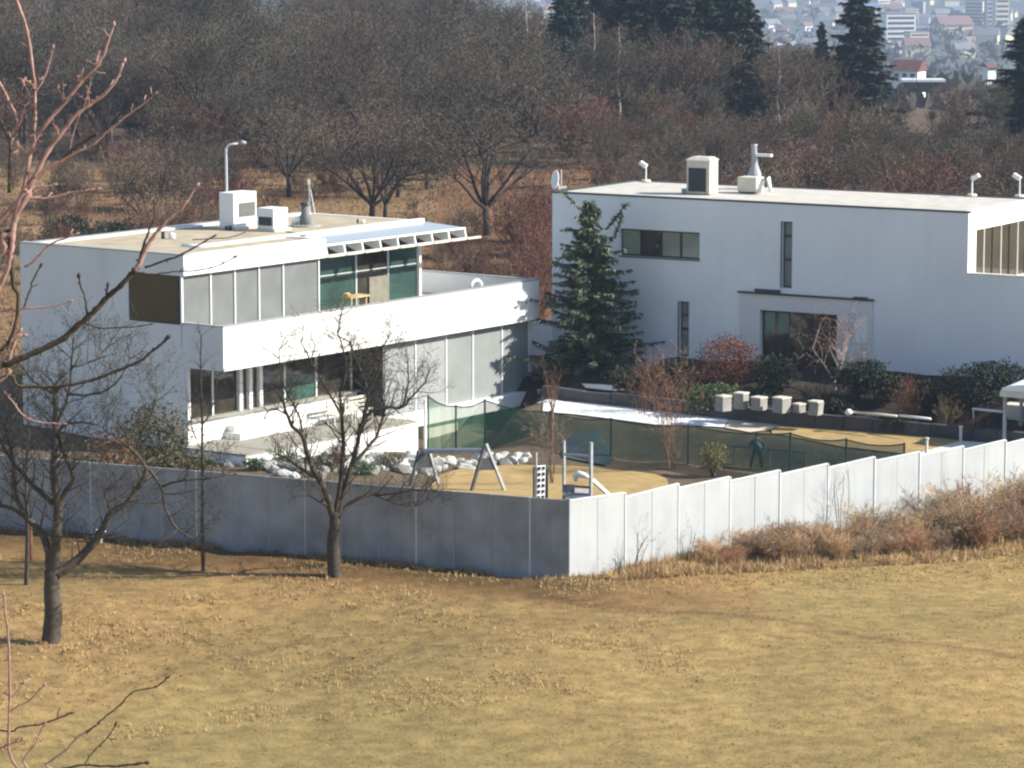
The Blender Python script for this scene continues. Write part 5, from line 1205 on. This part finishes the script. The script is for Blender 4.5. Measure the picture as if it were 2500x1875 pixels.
def inside_np(xy):
    qx = xy[:, 0]-FC.x; qy = xy[:, 1]-FC.y; return (-qx*.722+qy*.692 > -.1) & (qx*.33+qy*.944 > -.1)
def field(r_, n):
    y = 89+r_.rand(n)**1.0*62; x = (r_.rand(n)*2-1)*(y*.158+1.0); xy = np.stack([x, y], 1); return xy[~inside_np(xy)]
def nz2(xy, s): return np.sin(xy[:, 0]*s+1.3*np.sin(xy[:, 1]*s*.7))*np.sin(xy[:, 1]*s*1.1+np.sin(xy[:, 0]*s*.6))
M_gr = mat("dry_grass", (.305, .215, .092), .95, .2, .6, spec=.1, col2=(.40, .288, .13))
M_gr2 = mat("long_dry_grass", (.42, .295, .145), .95, .2, .8, spec=.1, col2=(.56, .41, .21))
tufts("short_grass", 110000, field, (.02, .075), 3, M_gr, .014, 1)
def rough(r_, n):
    xy = field(r_, n*5); m = (nz2(xy, .9)*.6+nz2(xy, .33)*.5+r_.rand(len(xy))*1.5 > 1.35)
    left = (xy[:, 1] > 100+xy[:, 0]*.35) & (xy[:, 0] < 6)
    q = np.abs((xy[:, 0]-FC.x)*.722*1.0-(xy[:, 1]-FC.y)*.692)   # distance to the pale fence
    near = (q < (1.0+.42*np.maximum(0, xy[:, 0]))*(.5+.7*r_.rand(len(xy)))) & (xy[:, 0] > 1)
    return xy[((m & left) | near)][:n]
tufts("long_grass", 26000, rough, (.06, .22), 5, M_gr2, .016, 2)
def meadow(r_, n):
    y = 172+r_.rand(n)**1.3*125; x = (r_.rand(n)*2-1)*(y*.158+2); xy = np.stack([x, y], 1)
    q = (xy[:, 0]-H1O.x)*H1A.x+(xy[:, 1]-H1O.y)*H1A.y
    e = (xy[:, 0]-H2Q.x)*H2E.x+(xy[:, 1]-H2Q.y)*H2E.y
    return xy[(e > 10) | (xy[:, 0] < -2)]
tufts("meadow_grass", 42000, meadow, (.12, .5), 4, mat("meadow_straw", (.20, .125, .065), .95, .2, .3, spec=.1, col2=(.38, .26, .135)), .035, 3)
def straw(r_, n):
    t = .8+r_.rand(n)*30; o = .2+r_.rand(n)*(.6+.40*t); xy = np.stack([FC.x+FD.x*t+Nf.x*o, FC.y+FD.y*t+Nf.y*o], 1)
    return xy[nz2(xy, 1.3)+r_.rand(n)*1.6 > .5]
tufts("straw_grass", 9000, straw, (.12, .62), 5, mat("straw", (.30, .19, .10), .95, .25, 1.1, col2=(.58, .42, .22)), .018, 11)
def foot(r_, n):
    a = r_.rand(n); out = []
    k = r_.rand(n) < .5; t1 = a*30; t2 = a*28; o = .12+r_.rand(n)**2*.5
    x = np.where(k, FC.x+FD.x*t1+Nf.x*o, FC.x+SD.x*t2-.33*o); y = np.where(k, FC.y+FD.y*t1+Nf.y*o, FC.y+SD.y*t2-.944*o)
    m_ = (np.sin(a*61)+np.sin(a*23+1)+r_.rand(n)*1.5 > .3); return np.stack([x, y], 1)[m_]
tufts("fence_weeds", 4200, foot, (.08, .34), 5, mat("weeds", (.20, .14, .075), .95, .2, .8, col2=(.38, .28, .15)), .014, 7)
def ledge(r_, n):
    k = 26; out = []
    for i in range(n):
        px = r_.rand()*900; py = 1440+r_.rand()*70+px*.03
        out.append((px, py))
    return np.array([[gpc(px, py)[0], gpc(px, py)[1]] for px, py in out])
# fallen leaves and small clods scattered on the field
def clods(r_, n):
    xy = field(r_, n*3); w_ = nz2(xy, .7) > .1; return xy[w_][:n]
tufts("leaf_litter", 4000, clods, (.01, .05), 3, mat("leaf_litter",  (.17, .105, .06), .9, .3, 2), .035, 5)

# ================================================================== WOOD BEHIND THE HOUSES
M_c = [mat("wood_twigs_a", (.098, .081, .058), .95, .3, .6, rnd=.22), mat("wood_twigs_b", (.118, .088, .063), .95, .3, .6, rnd=.22), mat("wood_twigs_c", (.082, .074, .052), .95, .3, .6, rnd=.22)]
M_tr = [mat("wood_bark", (.05, .042, .036), .95, .3, 3), mat("wood_bark_pale", (.22, .20, .17), .95, .3, 3)]
vt = []
for i in range(8):
    h_ = 10.0
    if i < 4: tt = bare_tree("orchard_tree", "x", "tree", (0, 0, 0), h_, random.Random(100+i), .20, .17, 7, .8, .05, (5, 4, 4, 4), M_tr[0], M_c[i % 3], .06)
    else: tt = bare_tree("wood_tree", "x", "tree", (0, 0, 0), h_, random.Random(100+i), .12, .34, 8, .6, .05, (5, 4, 4, 3), M_tr[1 if i == 7 else 0], M_c[i % 3], .22, narrow=.75)
    vt.append(tt)
rt = random.Random(200); used = [False]*8
def plant(i, P, s_, sz, lb, grp):
    if not used[i]:
        used[i] = True; o = vt[i]; o.location = P; o.rotation_euler = (0, 0, rt.uniform(0, 6.3)); o.scale = (s_, s_, sz); o["label"] = lb
        if grp: o["group"] = grp
        return o
    return copy_thing(vt[i], P, rt.uniform(0, 6.3), s_, lb, "tree", grp, sz)
front = [(700, 262, 9.6, 1.0, "dark orchard tree directly right of the street lamp"), (902, 240, 11.2, 1.15, "thick-trunked orchard tree with a long low left limb above the recessed glass room"), (936, 244, 8.6, .8, "slim orchard tree just right of the thick-trunked one"),
         (968, 262, 8.8, .85, "third orchard tree of the dark cluster behind the terrace house"), (1187, 236, 12.6, 1.25, "broad spreading orchard tree alone in the tan meadow between the houses"), (345, 232, 8.6, .8, "thin grey orchard tree left of the street lamp"),
         (452, 250, 7.6, .75, "small orchard tree behind the left roof edge"), (1103, 222, 4.6, .45, "small round young tree left of the broad spreading one"), (1040, 268, 8.4, .85, "hazy orchard tree between the cluster and the broad spreading one")]
for k, (px, Y, h_, s_, lb) in enumerate(front): plant(k % 4, gpos(px, Y), s_, h_/10.0, lb, "orchard trees on the meadow")
MB_ = MB(); P = gpos(902, 240)
def ytop(px):
    return float(np.interp(px, [-100, 900, 1200, 1330, 1420, 1500, 1900, 2000, 2080, 2150, 2250, 2380, 2500, 2600], [-120, -90, -60, 40, 50, 40, 60, 110, 150, 195, 205, 190, 170, 160]))
n_w = 0; pos = []
tries = 0
while n_w < 285 and tries < 12000:
    tries += 1
    Y = 288+(rt.random()**1.1)*165; hw = Y*.158+5; X = rt.uniform(-hw, hw)
    if X > 4 and rt.random() < .42: Y = rt.uniform(205, 300); X = rt.uniform(6, Y*.158+4)
    px = 1250+X/Y*8130
    if any((X-a)**2+(Y-b)**2 < 16 for a, b in pos): continue
    g_ = gz(X, Y)
    zt_ = pY(px, ytop(px)+rt.uniform(-10, 45), Y).z; h_ = min(zt_-g_, rt.uniform(8.5, 13.5) if (Y < 365 or px > 1270) else rt.uniform(11.5, 15.5))
    if 2120 < px < 2330: 
        h_ = min(h_, pY(px, 250+rt.uniform(0, 40), Y).z-g_)
    if h_ < 3.0: 
        if Y > 250: continue
        h_ = rt.uniform(2.5, 4)
    if X > 4 and Y < 300: h_ = min(h_, rt.uniform(5, 7.5))
    i = 4+rt.randrange(4) if rt.random() < .6 else rt.randrange(4)
    if i == 7 and rt.random() < .6: i = 5
    dist = "front edge" if Y < 325 else "middle" if Y < 385 else "back"
    reg = "left of the street lamp" if px < 553 else "right of the street lamp" if px < 870 else "behind the broad orchard tree" if px < 1290 else "under the fir group" if px < 1870 else "left of the hazy town" if px < 2160 else "below the hazy town"
    lb = f"bare tree at the {dist} of the wood, {reg}" if X < 6 or Y > 300 else ("bare brown tree behind the long house, left of its tall roof unit" if px < 1676 else "bare brown tree behind the long house, right of its tall roof unit")
    plant(i, Vector((X, Y, g_)), (h_/10)*rt.uniform(.85, 1.15), h_/10, lb, "trees of the winter wood"); pos.append((X, Y)); n_w += 1
for i, (px, Y, h_, lb) in enumerate([(1284, 330, 12.5, "white-barked birch stem standing out in front of the dark firs"), (1450, 330, 11.5, "second pale birch left of the fir group"), (1512, 325, 10.5, "pale birch in front of the fir group"), (1905, 320, 10, "pale birch stem between the fir group and the dark pyramid fir")]):
    P = gpos(px, Y); t = thing("birch_tree", lb, "tree", P, 0, "birches in the wood"); r_ = random.Random(300+i)
    MB().tube([(0, 0, -.3), (.15, 0, h_*.25), (-.12, 0, h_*.5), (.12, 0, h_*.75), (.0, 0, h_)], [.14, .12, .10, .07, .02], 6).build("trunk", mat("birch_bark", (.34, .32, .28), .8, .4, 1.2), t, smooth=True)
    tw = MB()
    for k in range(26):
        z = h_*(.4+.6*k/26); a = r_.uniform(0, 6.3); grow(r_, tw, tw, Vector((0, 0, z)), Vector((math.cos(a), math.sin(a), .7)).normalized(), 1.5*(1.2-k/30), .04, 1, 4, .6, -.03, (0, 4, 4, 3), .04, 2)
    tw.build("crown", M_c[1], t)
# low understorey closing the gaps
for i in range(160):
    Y = rt.uniform(284, 400); X = rt.uniform(-Y*.158-3, Y*.158+3)
    if i < 60: Y = rt.uniform(286, 304)
    if i > 100: Y = rt.uniform(190, 280); X = rt.uniform(9, Y*.158+3)
    P = Vector((X, Y, gz(X, Y)))
    copy_thing(protos[rt.choice([0, 1, 2, 4, 4, 4, 4, 2])] if i <= 100 else protos[rt.choice([0, 1, 2, 2, 4, 4])], P, rt.uniform(0, 6.3), rt.uniform(1.3, 2.4), "brown undergrowth bush " + ("behind the long house roof" if i > 100 else "at the foot of the wood, left of the street lamp" if proj(P)[0] < 553 else "at the foot of the wood, between lamp and broad orchard tree" if proj(P)[0] < 1187 else "at the foot of the wood, under the firs"), None, "undergrowth of the wood")
for i in range(46):
    px = rt.uniform(-40, 560) if i < 34 else rt.uniform(560, 900); Y = rt.uniform(205, 288) if i < 34 else rt.uniform(262, 290); P = gpos(px, Y)
    copy_thing(protos[rt.choice([4, 4, 2, 1, 4, 3])], P, rt.uniform(0, 6.3), rt.uniform(.8, 1.5), "grey-brown twiggy bush on the meadow left of the street lamp" if px < 553 else "grey-brown twiggy bush on the meadow right of the street lamp", None, "bushes on the meadow")
# firs
fir = conifer("fir_tree", "dark pyramid fir with the town behind it, left of the white town block", "tree", (0, 0, 0), 14, 6.5, random.Random(12), M_spruce2, 34, 11, 1.0, "dark firs above the wood", quad=.46, droop=.25, bare=.06, power=.7)
firs = [(1600, -100, 372, 1.6, "tall fir behind the gap of the fir group"), (1520, -100, 360, 1.5, "wide fir in the left half of the fir group"), (1690, -100, 360, 1.5, "wide fir in the right half of the fir group"), (1770, -90, 372, 1.5, "tall fir behind the right end of the group"), (1420, -100, 372, 1.4, "tall fir behind the left end of the group"), (1378, -60, 340, 1.0, "narrow dark fir at the left end of the fir group"), (1555, -90, 350, 1.7, "broad fir at the middle of the fir group"), (1640, -60, 335, 1.6, "large fir right of the broad one in the group"), (1735, -80, 345, 1.7, "dark fir of the group above the cream roof unit"), (1805, -50, 330, 1.4, "rightmost fir of the dense fir group"), (1470, -70, 365, 1.0, "fir standing further back in the fir group"), (1850, 40, 350, .8, "smaller fir at the right of the fir group"), (2010, 60, 345, .7, "small fir just left of the pyramid fir"), (2512, 52, 330, 1.7, "dark fir at the upper right edge"), (2522, 120, 300, 1.2, "second dark fir cut by the right edge"), (2040, 190, 330, .7, "low dark-green fir below the pyramid fir"), (1700, 120, 320, .8, "shorter green fir in front of the fir group")]
P = gpos(2098, 340); h_ = pY(2098, -45, 340).z-P.z; fir.location = P; fir.scale = (h_/14*1.35, h_/14*1.35, h_/14)
for px, pt, Y, s_, lb in firs:
    P = gpos(px, Y); h_ = pY(px, pt, Y).z-P.z; copy_thing(fir, P, rt.uniform(0, 6.3), h_/14*s_, lb, "tree", "dark firs above the wood", h_/14)
# dark evergreen bushes on the left behind the roof
for i, (px, Y, rx, rz, m, lb) in enumerate([(265, 215, 2.2, 1.9, M_dkl, "dark green evergreen bush behind the left roof edge"), (150, 225, 2.0, 1.5, M_dkl, "dark bush further left behind the roof edge"), (495, 300, 2.6, 2.6, mat("golden_leaves", (.20, .12, .05), .9, .3, 2), "golden-brown rounded tree crown in the wood above the street lamp"), (640, 290, 3.2, 2.6, mat("plum_leaves", (.11, .035, .04), .9, .3, 2), "plum-red bushy crown right of the street lamp head"), (1065, 275, 1.9, 1.8, M_olivel, "mossy olive bush between the orchard trees"), (2130, 300, 1.8, 1.6, mat("golden_leaves", (.2, .12, .05)), "golden bush behind the right part of the long house")]):
    leafy_bush("wood_bush", lb, "bush", gpos(px, Y), (rx, rx*.8, rz), random.Random(400+i), m, 2600, .16, 5)

# ================================================================== FAR TOWN, NEAR HOUSES AND HAZE
def far_house(px, py, Y, w_, d_, h_, lb, roofm, wallm=M_white, rz=.3, rh=2.4):
    P = pY(px, py, Y); P.z = min(P.z, P.z); t = thing("far_house", lb, "house", P, rz)
    MB().box(-w_/2, w_/2, 0, d_, -8, h_).build("wall", wallm, t)
    MB().add([(-w_/2-.4, -.5, h_), (w_/2+.4, -.5, h_), (w_/2+.4, d_+.5, h_), (-w_/2-.4, d_+.5, h_), (-w_/2-.4, d_/2, h_+rh), (w_/2+.4, d_/2, h_+rh)], [(0, 1, 5, 4), (2, 3, 4, 5), (0, 4, 3), (1, 2, 5), (3, 2, 1, 0)]).build("roof", roofm, t)
    for k in (-.3, 0, .3): MB().box(w_*k-.5, w_*k+.5, -.05, -.01, h_*.35, h_*.7).build("window", M_darkmetal, t)
    return t
M_red = mat("red_tiles", (.17, .075, .06), .8, .2, .5)
far_house(2208, 196, 760, 6.5, 5, 2.2, "red-roofed house with bright white gable below the white town block", M_red, rz=-.5)
t = thing("far_shed", "long low building with pale flat roof above a patch of dry grass", "shed", pY(2255, 212, 600), 0)
MB().box(-3.6, 3.6, 0, 4, -1.0, .9).build("wall", M_darkmetal, t); MB().box(-3.9, 3.9, -.4, 4.2, .903, 1.35).build("roof", M_trim, t)
far_house(2422, 176, 900, 2.6, 3, 1.4, "tiny red-roofed cottage at the right of the wood", M_red, rz=.4, rh=1.0)
dg = [pY(x, y, Y) for x, y, Y in [(2205, 250, 560), (2225, 222, 575), (2280, 216, 580), (2290, 232, 570), (2240, 246, 562)]]
mb = MB(); mb.v = [tuple(p) for p in dg]; mb.f = [(0, 1, 2, 3, 4)]
rc = random.Random(17)
MT = [mat("town_white", (.72, .72, .70), .8, .08, .05), mat("town_cream", (.62, .56, .44), .8, .08, .05), mat("town_grey", (.36, .37, .39), .8, .1, .05), mat("town_pink", (.50, .36, .32), .8, .1, .05), mat("town_yellow", (.62, .58, .36), .8, .08, .05)]
MRf = [mat("town_roof_red", (.22, .13, .11), .8, .15, .05), mat("town_roof_grey", (.20, .20, .21), .8, .15, .05), mat("town_roof_blue", (.12, .22, .38), .6, .1, .05)]
def block_proto(kind, wm, rm, lb):
    t = thing("town_building", lb, "building", (0, 0, 0), 0, "buildings of the far town")
    if kind == 0:     # slab block with window bands
        MB().box(-9, 9, -6, 6, -12, 20).build("wall", wm, t); MB().box(-9.3, 9.3, -6.3, 6.3, 20.01, 20.8).build("roof", rm, t)
        for f in range(6): MB().box(-8, 8, -6.12, -6.02, 2+f*3, 3.5+f*3).build("window_band", M_darkmetal, t)
    elif kind == 1:   # gabled house
        MB().box(-7, 7, -5, 5, -8, 6).build("wall", wm, t)
        MB().add([(-7.5, -5.6, 6), (7.5, -5.6, 6), (7.5, 5.6, 6), (-7.5, 5.6, 6), (-7.5, 0, 10.5), (7.5, 0, 10.5)], [(0, 1, 5, 4), (2, 3, 4, 5), (0, 4, 3), (1, 2, 5), (3, 2, 1, 0)]).build("roof", rm, t)
    else:             # low hall
        MB().box(-16, 16, -9, 9, -8, 7).build("wall", wm, t)
        MB().add([(-16.4, -9.4, 7), (16.4, -9.4, 7), (16.4, 9.4, 7), (-16.4, 9.4, 7), (-16.4, 0, 9), (16.4, 0, 9)], [(0, 1, 5, 4), (2, 3, 4, 5), (0, 4, 3), (1, 2, 5), (3, 2, 1, 0)]).build("roof", rm, t)
    return t
bp = []
for i in range(12):
    k = [1, 1, 0, 2, 1, 1, 0, 2, 1, 1, 0, 1][i]; bp.append(block_proto(k, MT[i % 5], MRf[2 if i in (3,) else (i % 2 if k == 1 else 1)], "x"))
ub = [False]*12
LBK = {0: "tall slab block in the hazy far town", 1: "small gabled building in the hazy far town", 2: "long low hall in the hazy far town"}
def town(i, P, s_, lb, rz=None, sz=None):
    rz = rc.uniform(-.8, .8) if rz is None else rz
    if not ub[i]: ub[i] = True; o = bp[i]; o.location = P; o.rotation_euler = (0, 0, rz); o.scale = (s_, s_, sz or s_); o["label"] = lb; return o
    return copy_thing(bp[i], P, rz, s_, lb, None, None, sz)
def gfar(px, py): return gp(px, py, 600, 6000)
for px, py, i, s_, sz, lb in [(2190, 118, 10, .95, .95, "broad white town block right of the pyramid fir"), (2418, 72, 2, .42, .95, "narrow bright tower block, left of a pair at the upper right"), (2442, 76, 6, .5, 1.1, "widest cream tower block, right of the pair at the upper right"), (2325, 88, 4, 1.5, 1.2, "yellow box-shaped building near the top of the far town"), (2360, 100, 3, .8, .5, "hall with bright blue roof in the far town"), (2405, 96, 7, .8, .5, "pale hall right of the blue-roofed one")]:
    town(i, gfar(px, py), s_*1.3, lb, rz=.25, sz=sz*1.3)
for k in range(170):
    px = rc.choice([rc.uniform(1890, 2500)]*3 + [rc.uniform(1300, 1900), rc.uniform(1330, 1375)]); py = -30+rc.random()**1.2*175
    i = rc.choice([0, 1, 4, 5, 8, 9, 11, 0, 1, 3, 7, 2, 6]); P = gfar(px, py); kk = [1, 1, 0, 2, 1, 1, 0, 2, 1, 1, 0, 1][i]
    town(i, P, rc.uniform(.5, 1.25), LBK[kk])
# tree clumps in the valley: one green-brown mass too far to count
def valley(r_, n):
    y = 620+r_.rand(n)**1.5*2600; x = (r_.rand(n)*1.25-.15)*(y*.165); return np.stack([x, y], 1)
vm = MB(); rv = random.Random(9)
xyv = valley(np.random.RandomState(4), 1500); zv = ground_np(xyv[:, 0], xyv[:, 1])
for (x, y), z in zip(xyv, zv):
    if rv.random() < .25 and y > 1700: continue
    s_ = rv.uniform(3, 6)*(1+y/4000)
    for q in range(9):
        a = Vector((x+rv.gauss(0, s_*.5), y+rv.gauss(0, s_*.5), z+rv.uniform(0, s_))); d = Vector((rv.gauss(0, 1), rv.gauss(0, 1), rv.gauss(0, 1))).normalized()*s_*.5; e_ = d.cross(Vector((rv.gauss(0, 1), 1, rv.gauss(0, 1)))).normalized()*s_*.4
        vm.v += [tuple(a-d), tuple(a+e_), tuple(a+d)]; o = len(vm.v); vm.f.append((o-3, o-2, o-1))
vw = stuff(vm.build("valley_woodland", mat("valley_trees", (.085, .075, .055), .95, .35, .02)))
# haze
hm = bpy.data.materials.new("haze_air"); hm.use_nodes = True; hn = hm.node_tree.nodes; hn.remove(hn["Principled BSDF"])
pv = hn.new("ShaderNodeVolumePrincipled"); pv.inputs["Color"].default_value = (.62, .76, 1.0, 1); pv.inputs["Density"].default_value = .00016; pv.inputs["Anisotropy"].default_value = .1
hm.node_tree.links.new(pv.outputs[0], hn["Material Output"].inputs["Volume"])
hb_ = MB().box(-9500, 9500, -400, 12500, -76, 170).build("haze", hm); stuff(hb_)
